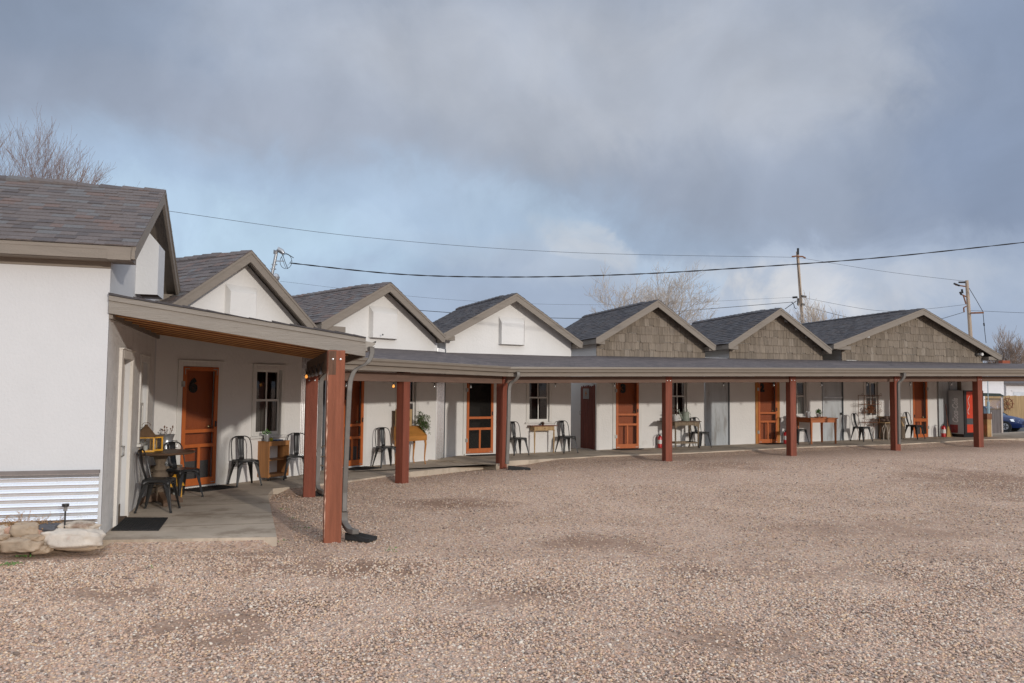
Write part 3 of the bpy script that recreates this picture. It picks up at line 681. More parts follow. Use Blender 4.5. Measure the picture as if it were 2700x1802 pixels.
        mb.build('shake_siding', shakem, t)
    t['_w'] = w; t['_uL'] = uL
    return t

def vent_box(t, W, X0, X1, Yt, Yb, d=.13, mat=stucco2):
    uL = t['_uL']; u0, zt = W.uz(X0, Yt); u1 = W.u(X1, Yt, 0); zb = W.uz((X0 + X1) / 2, Yb, d)[1]; u0 -= uL; u1 -= uL
    u1 -= .0; s = (zt - zb) * .22; v = .12
    mb = MB()
    mb.add([(u0, 0, zb), (u1, 0, zb), (u1, 0, zt), (u0, 0, zt), (u0 + .02, -d, zb), (u1 - .12, -d, zb), (u1 - .12, -d, zt - s), (u0 + .02, -d, zt - s)],
           [(4, 5, 6, 7), (0, 4, 7, 3), (5, 1, 2, 6), (7, 6, 2, 3), (0, 1, 5, 4)])
    mb.build('vent_hood', mat, t, bevel=.006)

def casing(t, u0, u1, z0, z1, w=.09, mat=trimw, th=.022, name='door_casing', bottom=False):
    mb = MB(); mb.box(u0 - w, u0, -th, 0.001, z0, z1 + w); mb.box(u1, u1 + w, -th, 0.001, z0, z1 + w); mb.box(u0, u1, -th - .002, 0.001, z1, z1 + w)
    mb.box(u0 - w - .01, u1 + w + .01, -th - .015, 0.001, z1 + w, z1 + w + .018)
    return mb.build(name, mat, t, bevel=.003)

def text_mesh(s, size, ext, mat, M, name, parent, shear=0.0, bold=0.0, sx=1.0):
    cu = bpy.data.curves.new(name, 'FONT'); cu.body = s; cu.size = size; cu.extrude = ext; cu.shear = shear; cu.offset = bold; cu.align_x = 'CENTER'; cu.align_y = 'CENTER'
    ob = bpy.data.objects.new(name, cu); C.objects.link(ob); dg = bpy.context.evaluated_depsgraph_get(); dg.update()
    me = bpy.data.meshes.new_from_object(ob.evaluated_get(dg)); bpy.data.objects.remove(ob); me.transform(M @ Matrix.Diagonal((sx, 1, 1, 1))); me.materials.clear(); me.materials.append(mat)
    o = bpy.data.objects.new(name, me); C.objects.link(o); o.parent = parent; return o
RX90 = Matrix.Rotation(math.pi / 2, 4, 'X')

def screen_door(t, a, b, z0, z1, r1, r2, num=None, nx=None, nz=None, inner=True, hinge_left=True, cas=trimw, mull=.5, nsize=.22, kick=True, inner_x1=None, brackets=True):
    casing(t, a, b, z0, z1, mat=cas)
    st = .075; mb = MB(); f0, f1 = -.030, -.002
    mb.box(a + .004, a + st, f0, f1, z0 + .02, z1 - .006); mb.box(b - st, b - .004, f0, f1, z0 + .02, z1 - .006)
    mb.box(a + st, b - st, f0 + .002, f1, z1 - st, z1 - .006); mb.box(a + st, b - st, f0 + .002, f1, z0 + .02, z0 + .14)
    mb.box(a + st, b - st, f0 + .002, f1, r1 - .03, r1 + .03); mb.box(a + st, b - st, f0 + .002, f1, r2 - .03, r2 + .03)
    mx = a + (b - a) * mull; mb.box(mx - .025, mx + .025, f0 + .004, f1, z0 + .14, r2 - .03)
    sd = mb.build('screen_door', orange2, t, bevel=.003)
    mb = MB(); mb.add([(a + st, -.012, z0 + .14), (b - st, -.012, z0 + .14), (b - st, -.012, z1 - st), (a + st, -.012, z1 - st)], [(0, 1, 2, 3)]); mb.build('insect_screen', screen, sd)
    hx = a if hinge_left else b
    for hz in (z0 + .35, z1 - .3):
        mb = MB(); mb.box(hx - .035, hx + .035, -.036, -.031, hz - .045, hz + .045); mb.tube([(hx, -.04, hz - .05), (hx, -.04, hz + .05)], .008); mb.build('hinge', hinge, sd)
    if brackets:
        for cx, sg in ((a + .03, 1), (b - .03, -1)):
            mb = MB(); mb.prism([(cx, z1 - .14), (cx + sg * .014, z1 - .14), (cx + sg * .014, z1 - .05), (cx + sg * .09, z1 - .05), (cx + sg * .09, z1 - .035), (cx, z1 - .035)], -.0335, -.0305); mb.build('corner_bracket', hinge, sd)
            mb = MB(); mb.box(min(cx, cx + sg * .08), max(cx, cx + sg * .08), -.0325, -.031, z0 + .045, z0 + .06); mb.build('corner_bracket', hinge, sd)
    mb = MB(); hx = b - .045 if hinge_left else a + .045; mb.box(hx - .012, hx + .012, -.042, -.031, r1 + .06, r1 + .16); mb.tube([(hx, -.042, r1 + .065), (hx, -.07, r1 + .08), (hx, -.07, r1 + .14), (hx, -.042, r1 + .155)], .005); mb.build('pull_handle', blackm, sd)
    mb = MB(); mb.box(a - .05, b + .05, -.05, .155, z0 - .04, z0 + .012); mb.build('threshold', cas if cas is not trimw else trimw, t)
    if inner:
        x1 = inner_x1 if inner_x1 is not None else b
        mb = MB(); mb.box(a + .005, x1 - .005, .118, .155, z0 + .013, z1 - .004); d = mb.build('door', orange, t)
        if kick: mb = MB(); mb.box(a + .12, x1 - .06, .112, .118, z0 + .05, z0 + .42); mb.build('kick_plate', M_('kick_grey', (.10, .095, .095), .6), d)
        mb = MB(); mb.lathe([(.0, .0), (.02, .0), (.03, .02), (.028, .045), (.012, .055)], n=14); k = mb
        k.v = [(x1 - .09 + v[0], .118 - v[2], r1 + .06 + v[1]) for v in k.v]; k.build('knob', brassm, d, smooth=True)
        if num: text_mesh(num, nsize * 1.35, .006, numberm, Matrix.Translation((nx, .108, nz)) @ RX90, 'door_number', d, bold=.022 * nsize / .22)
    return sd

def window(t, a, b, z0, z1, zm, cur=curtain, mull=.5, cas=.09, curt=(0.0, 1.0), upper_cur=False):
    """a..b, z0..z1 = opening; zm = meeting rail height"""
    casing(t, a, b, z0, z1, w=cas, name='window_casing')
    mb = MB(); f0, f1 = .035, .075; st = .045
    for (za, zb, y) in ((zm - .02, z1, .055), (z0, zm + .02, .035)):
        mb.box(a + .002, a + st, y, y + .03, za, zb); mb.box(b - st, b - .002, y, y + .03, za, zb); mb.box(a + st, b - st, y + .001, y + .03, zb - .04, zb); mb.box(a + st, b - st, y + .001, y + .03, za, za + (.075 if za == z0 else .04))
        mx = a + (b - a) * mull; mb.box(mx - .014, mx + .014, y + .004, y + .028, za + .03, zb - .04)
    w = mb.build('window', trimw, t, bevel=.002)
    mb = MB(); mb.add([(a + st, .07, zm), (b - st, .07, zm), (b - st, .07, z1 - .03), (a + st, .07, z1 - .03)], [(0, 1, 2, 3)]); mb.add([(a + st, .05, z0 + .05), (b - st, .05, z0 + .05), (b - st, .05, zm), (a + st, .05, zm)], [(0, 1, 2, 3)]); mb.build('pane', glass, w)
    mb = MB(); mb.box(a - cas - .04, b + cas + .04, -.055, .034, z0 - .045, z0 - .004); mb.build('sill', trimw, w, bevel=.004)
    mb = MB(); R = random.Random(int(a * 100)); n = 60; zt = z1 if upper_cur else zm + .02
    for k in range(n):
        if not (curt[0] <= k / n < curt[1]): continue
        x0 = a + (b - a) * k / n; x1 = a + (b - a) * (k + 1) / n; ya = .13 + .018 * math.sin(k * 1.15); yb = .13 + .018 * math.sin((k + 1) * 1.15)
        mb.add([(x0, ya, z0), (x1, yb, z0), (x1, yb, zt), (x0, ya, zt)], [(0, 1, 2, 3)])
    mb.build('curtain', cur, w, smooth=True)
    return w
def U(W, t, X, Y=1090): return W.u(X, Y) - t['_uL']
def UZ(W, uL, X, Y, off=0): u, z = W.uz(X, Y, off); return u, z

def make_cab(name, label, W, XL, XR, pkp, tlp, trp, Lr, ops_px, off=.3, **kw):
    """ops_px: list of (Xl, Xr, u-level Y, z0, z1) with z given, or (Xl, Xr, Ytop, Ybottom)"""
    uL = W.u(XL, 1100) if XL is not None else 0.0; uR = W.u(XR, 1100)
    pk = W.uz(*pkp, off); tl = W.uz(*tlp, off) if tlp else None; tr = W.uz(*trp, off)
    if tl is None: tl = (2 * pk[0] - tr[0], tr[1])
    return uL, uR, pk, tl, tr
FIT = .8          # nominal half overhang
def uz2(W, pts, off=.3): return [W.uz(x, y, off) for x, y in pts]
def ops_of(W, lst):   # (Xl,Xr,Yref,z0,z1) -> (u0,u1,z0,z1)
    return [(W.u(a, y), W.u(b, y), z0, z1) for a, b, y, z0, z1 in lst]

# ---------------- near cabin (its gable wall faces the porch, its long wall faces the camera)
LS = 4.15
pk = WS.uz(431.6, 500, .28); el = WS.uz(353.5, 650, .28)
z_e = el[1]
d_u0, d_u1 = WS.u(312, 1100), WS.u(338, 1100)
w_u0, w_u1 = WS.u(368.5, 1050), WS.u(386, 1050)
nearc = cabin('near_cabin', 'nearest cabin, blank white front wall over a corrugated skirt, mixed shingle roof', WS, 0, LS, (2.02, pk[1]), (-.27, z_e), (4.32, z_e - .02), 9.5,
              [(d_u0, d_u1, .05, 2.12), (w_u0, w_u1, .95, 2.12)], shin=shin_a, ovh=.28, wallmat=stucco, seed=3, rake_h=.20, y0over=.85)
nearc['group'] = 'gabled motel cabins joined by one porch'
# rougher, grazing-lit stucco coat on the porch side
mb = MB(); ops_ = [(d_u0 - .001, d_u1 + .001, .05, 2.12), (w_u0 - .001, w_u1 + .001, .95, 2.12)]
us = [.012, d_u0 - .1, d_u1 + .1, w_u0 - .09, w_u1 + .09, LS - .02]
for a, b, c, d in ((.012, d_u0 - .005, .05, 2.6), (d_u0 - .005, d_u1 + .005, 2.13, 2.6), (d_u1 + .005, w_u0 - .005, .05, 2.6), (w_u0 - .005, w_u1 + .005, .05, .93), (w_u0 - .005, w_u1 + .005, 2.13, 2.6), (w_u1 + .005, LS - .4, .05, 2.6)):
    mb.add([(a, -.004, c), (b, -.004, c), (b, -.004, d), (a, -.004, d)], [(0, 1, 2, 3)])
mb.build('stucco_coat', sidestucco, nearc)
casing(nearc, d_u0, d_u1, .045, 2.12, w=.11, mat=agedtrim, th=.04)
mb = MB(); mb.box(d_u0 + .01, d_u1 - .01, .06, .10, .06, 2.11); dd = mb.build('door', agedtrim, nearc)
mb = MB(); mb.box(d_u0 + .12, d_u1 - .12, .052, .06, .3, .95); mb.box(d_u0 + .12, d_u1 - .12, .052, .06, 1.08, 1.95); mb.build('door_panel', agedtrim, dd)
mb = MB(); mb.tube([(d_u1 - .08, .06, .98), (d_u1 - .08, .02, .98), (d_u1 - .08, .02, .86), (d_u1 - .08, .055, .84)], .009); mb.build('handle', hinge, dd)
mb = MB(); mb.box(d_u0, d_u1, -.03, .12, .03, .058); mb.build('threshold', soil, nearc)
mb = MB(); mb.box(d_u0 + .02, d_u1 - .02, .051, .0599, .06, .22); mb.build('worn_door_foot', greywood, dd)
window(nearc, w_u0, w_u1, .95, 2.12, 1.50)
vz = WS.uz(388, 608)[1]; vb = WS.uz(370, 748, .25)[1]
mb = MB(); u0_, u1_ = 1.72, 2.34
n_ = 10; prof = [(0, vz), (-.10, vz - .10), (-.26, vz - .34), (-.30, vb)] ; poly = [(0, vb)]
prof_ = [(0, vz), (-.28, vz - .33), (-.28, vb)]
vs = []
for u_ in (u0_, u1_): vs += [(u_, y, z) for y, z in prof_] + [(u_, 0, vb)]
mb.add(vs, [(0, 1, 2, 3), (7, 6, 5, 4), (0, 4, 5, 1), (1, 5, 6, 2)])
mb.build('vent_hood', stucco, nearc)
mb = MB(); mb.box(u0_ + .02, u1_ - .02, -.26, -.002, vb + .03, vb + .04); mb.build('vent_opening', soil, nearc)
# corner bead + corrugated skirt on the camera side (local x = 0 plane)
mb = MB(); zs0, zs1 = -.08, .785; n = 178; rows = []
for k in range(n + 1):
    z = zs0 + (zs1 - zs0) * k / n; ph = (z / .0775) % 1.0; tri = 1 - 4 * abs(ph - .5); rows.append((-.026 - .0175 * max(-.94, min(.94, tri)), z))
vs = []
for x, z in rows: vs += [(x, .03, z), (x, 9, z)]
mb.add(vs, [(2 * i, 2 * i + 1, 2 * i + 3, 2 * i + 2) for i in range(n)]); cs = mb.build('corrugated_skirt', skirtm, nearc, smooth=False)
for p_ in cs.data.polygons: p_.use_smooth = True
mb = MB(); mb.box(-.052, 0, .025, 9, .783, .822); mb.build('skirt_cap', M_('grey_trim', (.20, .175, .165), .6), nearc)
mb = MB(); mb.box(-.012, -.001, -.002, 9, z_e - .235, z_e - .145); mb.build('eave_shade_strip', taupe, nearc)  # taupe strip stands in for the shadow of eave and soffit on the wall

# ---------------- the row of six
def row(name, label, W, wl, wr, pkp, tlp, trp, Lr, ops, sk, off=.3, **kw):
    uL = wl; uR = wr; a = W.uz(*pkp, off); c = W.uz(*trp, off); b = W.uz(*tlp, off) if tlp else (2 * a[0] - c[0], c[1] + .08)
    return cabin(name, label, W, uL, uR, a, b, c, Lr, ops, skew=sk, **kw)
tn = lambda d: math.tan(math.radians(d))
D = 1.98   # door top above its floor
# cabin six
o6 = ops_of(W2, [(477, 571, 1100, .07, 2.11), (674, 740, 1060, .86, 2.09)])
c6 = row('white_cabin', 'white gabled cabin with the orange door marked 6', W2, W2.uof(FAR) - .02, W2.u(791, 1150), (661.5, 661), None, (837, 866), 5.2, o6, tn(3), seed=11, shin=shin_a)
u = c6['_uL']; o = [(a - u, b - u, c, d) for a, b, c, d in o6]
screen_door(c6, *o[0], 1.01, .76, '6', W2.uz(509, 1019, -.11)[0] - u, W2.uz(502, 1019, -.11)[1], kick=True, inner_x1=o[0][1] - .0)
window(c6, *o[1], W2.uz(705, 1056)[1])
vent_box(c6, W2, 594, 678, 748, 842)
# cabin five
o5 = ops_of(W5, [(899, 957, 1100, .07, 2.06), (1050, 1096, 1060, .86, 2.03)])
c5 = row('white_cabin', 'white gabled cabin whose vent hood has a small black hole', W5, W5.u(876, 925), W5.u(1150, 1100), (1029, 745), (846.8, 850.6), (1173.4, 886.8), 5.2, o5, tn(9), seed=12, shin=shin_a)
u = c5['_uL']; o = [(a - u, b - u, c, d) for a, b, c, d in o5]
screen_door(c5, *o[0], W5.uz(940, 1121)[1], W5.uz(940, 1154)[1], '5', o[0][0] + .22, 1.62)
window(c5, *o[1], W5.uz(1097, 1062)[1])
vent_box(c5, W5, 973, 1048, 806, 892)
mb = MB(); q = W5.uz(1009, 883, .22); mb.lathe([(0, 0), (.02, 0), (.02, .004)], n=10); mb.v = [(q[0] - u + v[0], -.223 - v[2], q[1] + v[1]) for v in mb.v]; mb.build('vent_hole', numberm, c5)
# cabin four
o4 = ops_of(W4, [(1229, 1300, 1100, .10, 2.03), (1394.6, 1447.9, 1060, W4.uz(1420, 1113)[1], 2.0)])
c4 = row('white_cabin', 'white gabled cabin whose screen door stands before a dark open room', W4, W4.u(1172, 1150), W4.u(1505, 1100), (1362, 773.7), (1168, 880), (1535.6, 903.4), 4.2, o4, tn(8.5), seed=13)
u = c4['_uL']; o = [(a - u, b - u, c, d) for a, b, c, d in o4]
screen_door(c4, *o[0], W4.uz(1262, 1102)[1], W4.uz(1262, 1131)[1], inner=False)
mb = MB(); mb.box(o[0][0] + .35, o[0][1] + .4, 1.1, 1.6, .1, .95); mb.build('cabinet_inside', M_('pale_furniture', (.42, .40, .30), .7), c4)
mb = MB(); mb.box(o[0][0] + .55, o[0][0] + .85, 1.15, 1.4, .95, 1.15); mb.build('box_inside', rubber, c4)
window(c4, *o[1], W4.uz(1420, 1049)[1], curt=(0, 0))
vent_box(c4, W4, 1315, 1384.5, 835, 909)
# cabin three
o3 = ops_of(W3, [(1623, 1683.5, 1100, .11, 2.05), (1765, 1810.5, 1070, W3.uz(1790, 1100)[1], 2.03)])
c3 = row('shingle_gable_cabin', 'brown shake gable cabin with the orange door marked 3', W3, 0.0, W3.u(1857, 1100), (1735.3, 791), (1571.5, 891.7), (1886.4, 910.9), 5.4, o3, tn(4), seed=14, brown=True, zshake=2.66)
u = c3['_uL']; o = [(a - u, b - u, c, d) for a, b, c, d in o3]
q = W3.uz(1648, 1026); screen_door(c3, *o[0], W3.uz(1650, 1093.6)[1], W3.uz(1650, 1119.8)[1], '3', q[0] - u, q[1], nsize=.235, kick=False)
window(c3, *o[1], W3.uz(1790, 1045.5)[1], curt=(.0, .45))
mb = MB(); mb.box(-.015, .075, -.02, 0, 0, 2.6); mb.build('corner_board', trimw, c3)
# cabin two
o2 = ops_of(W3, [(1998, 2049, 1100, .19, 2.13), (2083, 2126, 1070, W3.uz(2105, 1098)[1], 2.08)])
c2 = row('shingle_gable_cabin', 'small brown shake gable cabin with the orange door marked 2', W3, W3.u(1924.5, 1100), W3.u(2168, 1100), (2058, 812.7), (1920.4, 906.6), (2192.6, 920.6), 5.4, o2, tn(7), seed=15, brown=True, zshake=2.70)
u = c2['_uL']; o = [(a - u, b - u, c, d) for a, b, c, d in o2]
q = W3.uz(2015, 1024); screen_door(c2, *o[0], W3.uz(2025, 1089.4)[1], W3.uz(2025, 1112)[1], '2', q[0] - u, q[1], nsize=.235, kick=False, cas=orange_cas)
window(c2, *o[1], W3.uz(2105, 1044.8)[1], cur=curtain_l, curt=(.05, .95))
# cabin one
o1 = ops_of(W3, [(2406, 2445, 1100, .28, 2.2), (2283, 2315, 1070, W3.uz(2300, 1101)[1], 2.10)])
c1 = row('shingle_gable_cabin', 'widest brown shake gable cabin, at the far end with the orange door marked 1', W3, W3.u(2222, 1100), W3.u(2592, 1090), (2434.9, 813.8), (2197.7, 907.5), (2641, 938), 6.5, o1, tn(7.5), seed=16, brown=True, zshake=2.76)
u = c1['_uL']; o = [(a - u, b - u, c, d) for a, b, c, d in o1]
q = W3.uz(2413, 1029); screen_door(c1, *o[0], W3.uz(2425, 1108)[1] + .02, W3.uz(2425, 1108)[1] - .02, '1', q[0] - u, q[1], nsize=.235, hinge_left=False, brackets=False)
window(c1, *o[1], W3.uz(2300, 1048.7)[1], cur=curtain_l, curt=(0, .35))
# missing shakes patch and floodlight on cabin one
a_, za_ = W3.uz(2274, 893); b_, zb_ = W3.uz(2291, 885)
mb = MB(); mb.add([(a_ - u, -.040, za_ + .03), (b_ - u, -.040, za_ + .03), (b_ - u, -.040, zb_ + .14), (a_ - u, -.040, za_ + .07)], [(0, 1, 2, 3)]); mb.build('bare_patch', stucco, c1)
lu, lz = W3.uz(2583, 935, .1); fl = thing('floodlight', 'small outdoor floodlight under the right end of the widest brown gable', 'light', tuple(W3.pt(lu, lz, .035)), W3.a)
mb = MB(); mb.lathe([(.0, 0), (.05, 0), (.06, .03), (.03, .12), (0, .12)], n=12); mb.v = [(v[0], -.06 - (.12 - v[2]), v[1]) for v in mb.v]; mb.build('lamp_head', whitelabel, fl, smooth=True)
mb = MB(); mb.box(-.05, .05, -.03, .0, -.05, .05); mb.box(-.12, -.04, -.09, -.0, -.04, .04); mb.build('sensor_box', downm, fl)

# small stains under the gable peaks come from the stucco material; corrugated fillers between cabins
def corr(name, label, p, q, z0, z1, mat, pitch=.068, amp=.019, edge=True, group=None):
    p = Vector(p); q = Vector(q); Lw = (q - p).length; d = (q - p).normalized(); a = math.atan2(d.y, d.x)
    t = thing(name, label, 'metal sheet', (p.x, p.y, z0), a, group); n = int(Lw / pitch * 10) + 1; mb = MB(); vs = []
    for k in range(n + 1):
        x = Lw * k / n; y = -amp * math.sin(2 * math.pi * x / pitch); vs += [(x, y, 0), (x, y, z1 - z0)]
    mb.add(vs, [(2 * i, 2 * i + 2, 2 * i + 3, 2 * i + 1) for i in range(n)]); o = mb.build('sheet', mat, t)
    for p_ in o.data.polygons: p_.use_smooth = True
    if edge:
        mb = MB(); mb.box(Lw, Lw + .035, -.03, .02, 0, z1 - z0); mb.build('edge_strip', M_('dark_edge', (.10, .11, .12), .6), t)
    return t
corr('corrugated_panel', 'vertical corrugated metal strip right of the window beside door 6', W2.pt(W2.u(792, 1150) , 0, -.02), W5.pt(W5.u(876, 1150) - .25, 0, -.02), -.1, 2.7, galv_b)
corr('corrugated_panel', 'narrow bright corrugated strip left of the open dark screen door', W5.pt(W5.u(1150, 1150), 0, .0), W4.pt(W4.u(1172, 1150) - .03, 0, .0), -.1, 2.75, galv_b)
corr('corrugated_panel', 'wide stained corrugated sheet between doors 3 and 2', W3.pt(W3.u(1859, 1150), 0, .02), W3.pt(W3.u(1923, 1150) - .05, 0, .02), .08, 2.75, galv_w, pitch=.034, amp=.005)
pd = corr('corrugated_door', 'weathered corrugated metal door with a dark knob left of the farthest window', W3.pt(W3.u(2169, 1150), 0, .02), W3.pt(W3.u(2220, 1150), 0, .02), .16, 2.75, galv_w, pitch=.04, amp=.005)
pd['category'] = 'door'
ku = (W3.pt(W3.u(2220, 1150)) - W3.pt(W3.u(2169, 1150))).length
mb = MB(); mb.box(0, ku, -.022, -.012, 1.42, 1.46); mb.build('cross_rail', galv, pd)
mb = MB(); mb.lathe([(0, 0), (.035, .0), (.04, .03), (0, .05)], n=12); mb.v = [(ku - .05 + v[0], -.012 - v[2], .93 + v[1]) for v in mb.v]; mb.build('knob', blackm, pd, smooth=True)

# ---------------- red picket gate in the gap between cabins four and three
gu0 = W4.pt(W4.u(1505, 1100)); ga = Vector(atd(1531, 1180, 23.35)); gb = W3.pt(0, 0, -.10)
ga = Vector((ga.x, ga.y, 0)); gd = (gb - ga); gl = gd.length; gt = thing('picket_gate', 'tall dark red picket gate in the gap between the cabins, small sign on it', 'gate', (ga.x, ga.y, .08), math.atan2(gd.y, gd.x))
mb = MB(); n = 8; R = random.Random(3)
for k in range(n):
    a = gl * k / n + .010; b = gl * (k + 1) / n - .010; h = 1.80 + R.uniform(-.02, .02) + .03 * k / n; mb.prism([(a, 0), (b, 0), (b, h - .06), ((a + b) / 2, h), (a, h - .06)], -.012, .012)
mb.build('picket', M_('dark_red_wood', (.20, .055, .035), .7, .3, 2, .4, 20, stretch=(7, 7, .5)), gt)
gt.children[0].name = 'picket_panel'
mb = MB(); [mb.box(0, gl, .013, .05, z, z + .09) for z in (.3, 1.5)]; mb.build('cross_rail', redpost, gt)
mb = MB(); mb.box(gl * .20, gl * .62, -.02, -.013, 1.42, 1.72); sg_ = mb.build('sign', M_('sign_plate', (.30, .28, .26), .5), gt)
mb = MB(); cx = gl * .41
mb.prism([(cx - .06, 1.60), (cx - .02, 1.60), (cx - .02, 1.66), (cx + .02, 1.66), (cx + .02, 1.60), (cx + .06, 1.60), (cx + .06, 1.56), (cx + .02, 1.56), (cx + .02, 1.50), (cx - .02, 1.50), (cx - .02, 1.56), (cx - .06, 1.56)], -.0225, -.0202); mb.build('sign_emblem', M_('sign_orange', (.45, .14, .03), .5), sg_)
mb = MB(); mb.tube([(.03, -.02, .95), (.03, -.05, .97), (.03, -.05, 1.05), (.03, -.02, 1.07)], .008); mb.build('latch', hinge, gt)
sw = thing('passage_wall', 'short bluish white wall seen in the gap left of the red picket gate', 'wall', (gu0.x, gu0.y, -.1))
mb = MB(); e_ = Vector(atd(1536, 1180, 26.0)); mb.add([local(sw, (ga.x - .3, ga.y + 1.2, -.1)), local(sw, (ga.x + .6, ga.y + .9, -.1)), local(sw, (ga.x + .6, ga.y + .9, 3)), local(sw, (ga.x - .3, ga.y + 1.2, 3))], [(0, 1, 2, 3)])
mb.build('plaster_face', stucco2, sw)

# ---------------- porch
gz1a = WS.uz(0, 0)[1] if False else 0
uE = W1.u(964, 900, .02); zA0 = W1.uz(292, 781, .02)[1]; zA1 = W1.uz(964, 894, .02)[1]; zB0 = W1.uz(292, 827, .02)[1]; zB1 = W1.uz(964, 941, .02)[1]
E1 = Wall(tuple(W1.pt(uE).to_2d()), math.degrees(L1.a)); OFF = .42
E2 = Wall(tuple(L2.pt(0, 0, OFF - .1).to_2d()), math.degrees(L2.a)); E3 = Wall(tuple(L3.pt(0, 0, OFF).to_2d()), math.degrees(L3.a))
J12, _ = isect(E1.P, E1.d, E2.P, E2.d); J23, _ = isect(E2.P, E2.d, E3.P, E3.d)
GZ = lambda s: 2.265 + .0150 * s                       # top of gutter along wing three
J12.z = 2.30; J23.z = GZ(0)
END = E3.pt(21); END.z = GZ(21)
porch = thing('covered_porch', 'long shingled porch on red posts running along the front of the cabins', 'porch', (J23.x, J23.y, 0))
canopy = thing('porch_canopy', 'sloping porch roof with bare cedar joists beside the nearest cabin', 'porch', (P[1].x, P[1].y, 0))
def roofstrip(parent, pairs, name='roof', th=.05):
    mb = MB(); run = 0
    for (a, c), (b, d) in zip(pairs, pairs[1:]):
        a, b, c, d = map(Vector, (a, b, c, d)); w = (b - a).length; h0 = (c - a).length; h1 = (d - b).length
        up_ = Vector((0, 0, .012))
        mb.add([a + up_, b + up_, d + up_, c + up_], [(0, 1, 2, 3)], 0, [[(run, 0), (run + w, 0), (run + w, h1), (run, h0)]])
        dn = Vector((0, 0, -th)); mb.add([a + dn, b + dn, d + dn, c + dn, a + up_, b + up_, c + up_, d + up_], [(3, 2, 1, 0), (0, 1, 5, 4)], 0)
        run += w
    (a, c) = pairs[0]; a, c = Vector(a), Vector(c); mb.add([a + Vector((0, 0, -th)), c + Vector((0, 0, -th)), c + up_, a + up_], [(0, 1, 2, 3)])
    return mb
def vz3(p, z): q = Vector(p); q.z = z; return q
wA = vz3(FAR, 2.70); w2e = vz3(W5.pt(W5.u(1150, 1150), 0, -.03), 2.66); w2m = vz3(W2.pt(W2.u(791, 1150), 0, -.03), 2.64); w5s = vz3(W5.pt(W5.u(876, 1150), 0, -.03), 2.64); w4a = vz3(W4.pt(W4.u(1172, 1150), 0, -.03), 2.665); w4b = vz3(W4.pt(W4.u(1505, 1100), 0, -.03), 2.68)
w3a = vz3(W3.pt(0, 0, -.03), 2.71); w3e = vz3(W3.pt(21.5, 0, -.03), 2.84)
def e2(t): q = J12 + (J23 - J12) * t; return q
def e3(s): q = E3.pt(s); q.z = GZ(s); return q
gtop = Vector((0, 0, 0))
pairs = [(e2(0), wA), (e2(.25), w2m), (e2(.42), w5s), (e2(.86), w2e), (e2(1), w4a), (e3(1.6), w4b), (e3(2.6), w3a), (e3(21), w3e)]
rs = roofstrip(porch, pairs); rs.build('roof', shin_flat, porch, world=True)
mb = MB()
for (a, c), (b, d) in zip(pairs, pairs[1:]):
    dn = Vector((0, 0, -.056)); mb.add([Vector(a) + dn, Vector(b) + dn, Vector(d) + dn, Vector(c) + dn], [(3, 2, 1, 0)])
mb.build('ceiling_boards', darkwood, porch, world=True)
# canopy roof
A0 = W1.pt(0, zA0 - .0, .03); A1 = W1.pt(uE, zA1, .03)
jb = Vector(J12); jb.z = 2.34
cp = [(A1 + Vector((0, 0, .005)), A0 + Vector((0, 0, .005))), (jb, vz3(FAR, 2.80))]
rs = roofstrip(canopy, cp); rs.build('roof', shin_flat, canopy, world=True)
mb = MB()          # ragged shingle edge on the rake
R = random.Random(5); x = 0
while x < uE:
    w = R.uniform(.2, .3); a, b = x, min(x + w, uE); h = R.choice((.012, .02, .026)); za = zA0 + (zA1 - zA0) * a / uE; zb = zA0 + (zA1 - zA0) * b / uE
    p = W1.pt(a, 0, .075); q = W1.pt(b, 0, .075); p2 = W1.pt(a, 0, -.1); q2 = W1.pt(b, 0, -.1)
    mb.add([(p.x, p.y, za + .01), (q.x, q.y, zb + .004), (q.x, q.y, zb + h), (p.x, p.y, za + h + .01), (q2.x, q2.y, zb + h), (p2.x, p2.y, za + h + .01)], [(0, 1, 2, 3), (3, 2, 4, 5)]); x += w
mb.build('edge_shingles', shin_b, canopy, world=True)
# rake fascia of the canopy
mb = MB(); a = W1.pt(0.0, 0, .045); b = W1.pt(uE, 0, .045)
def plank(mb, a, b, za, zb, ha, hb, th, nrm):
    n = nrm * th
    vs = [(a.x, a.y, za - ha), (b.x, b.y, zb - hb), (b.x, b.y, zb), (a.x, a.y, za)]; vs2 = [(v[0] - n.x, v[1] - n.y, v[2]) for v in vs]
    mb.add(vs + vs2, [(0, 1, 2, 3), (7, 6, 5, 4), (0, 4, 5, 1), (1, 5, 6, 2), (2, 6, 7, 3), (3, 7, 4, 0)])
plank(mb, a, b, zA0, zA1, zA0 - zB0, zA1 - zB1, .04, W1.n); mb.build('rake_fascia', taupe_p, canopy, world=True, bevel=.004)
mb = MB(); a2 = a + W1.n * .016; b2 = b + W1.n * .016; plank(mb, a2, b2, zA0 + .003, zA1 + .003, .058, .05, .0155, W1.n); mb.build('rake_trim', taupe_p, canopy, world=True, bevel=.003)
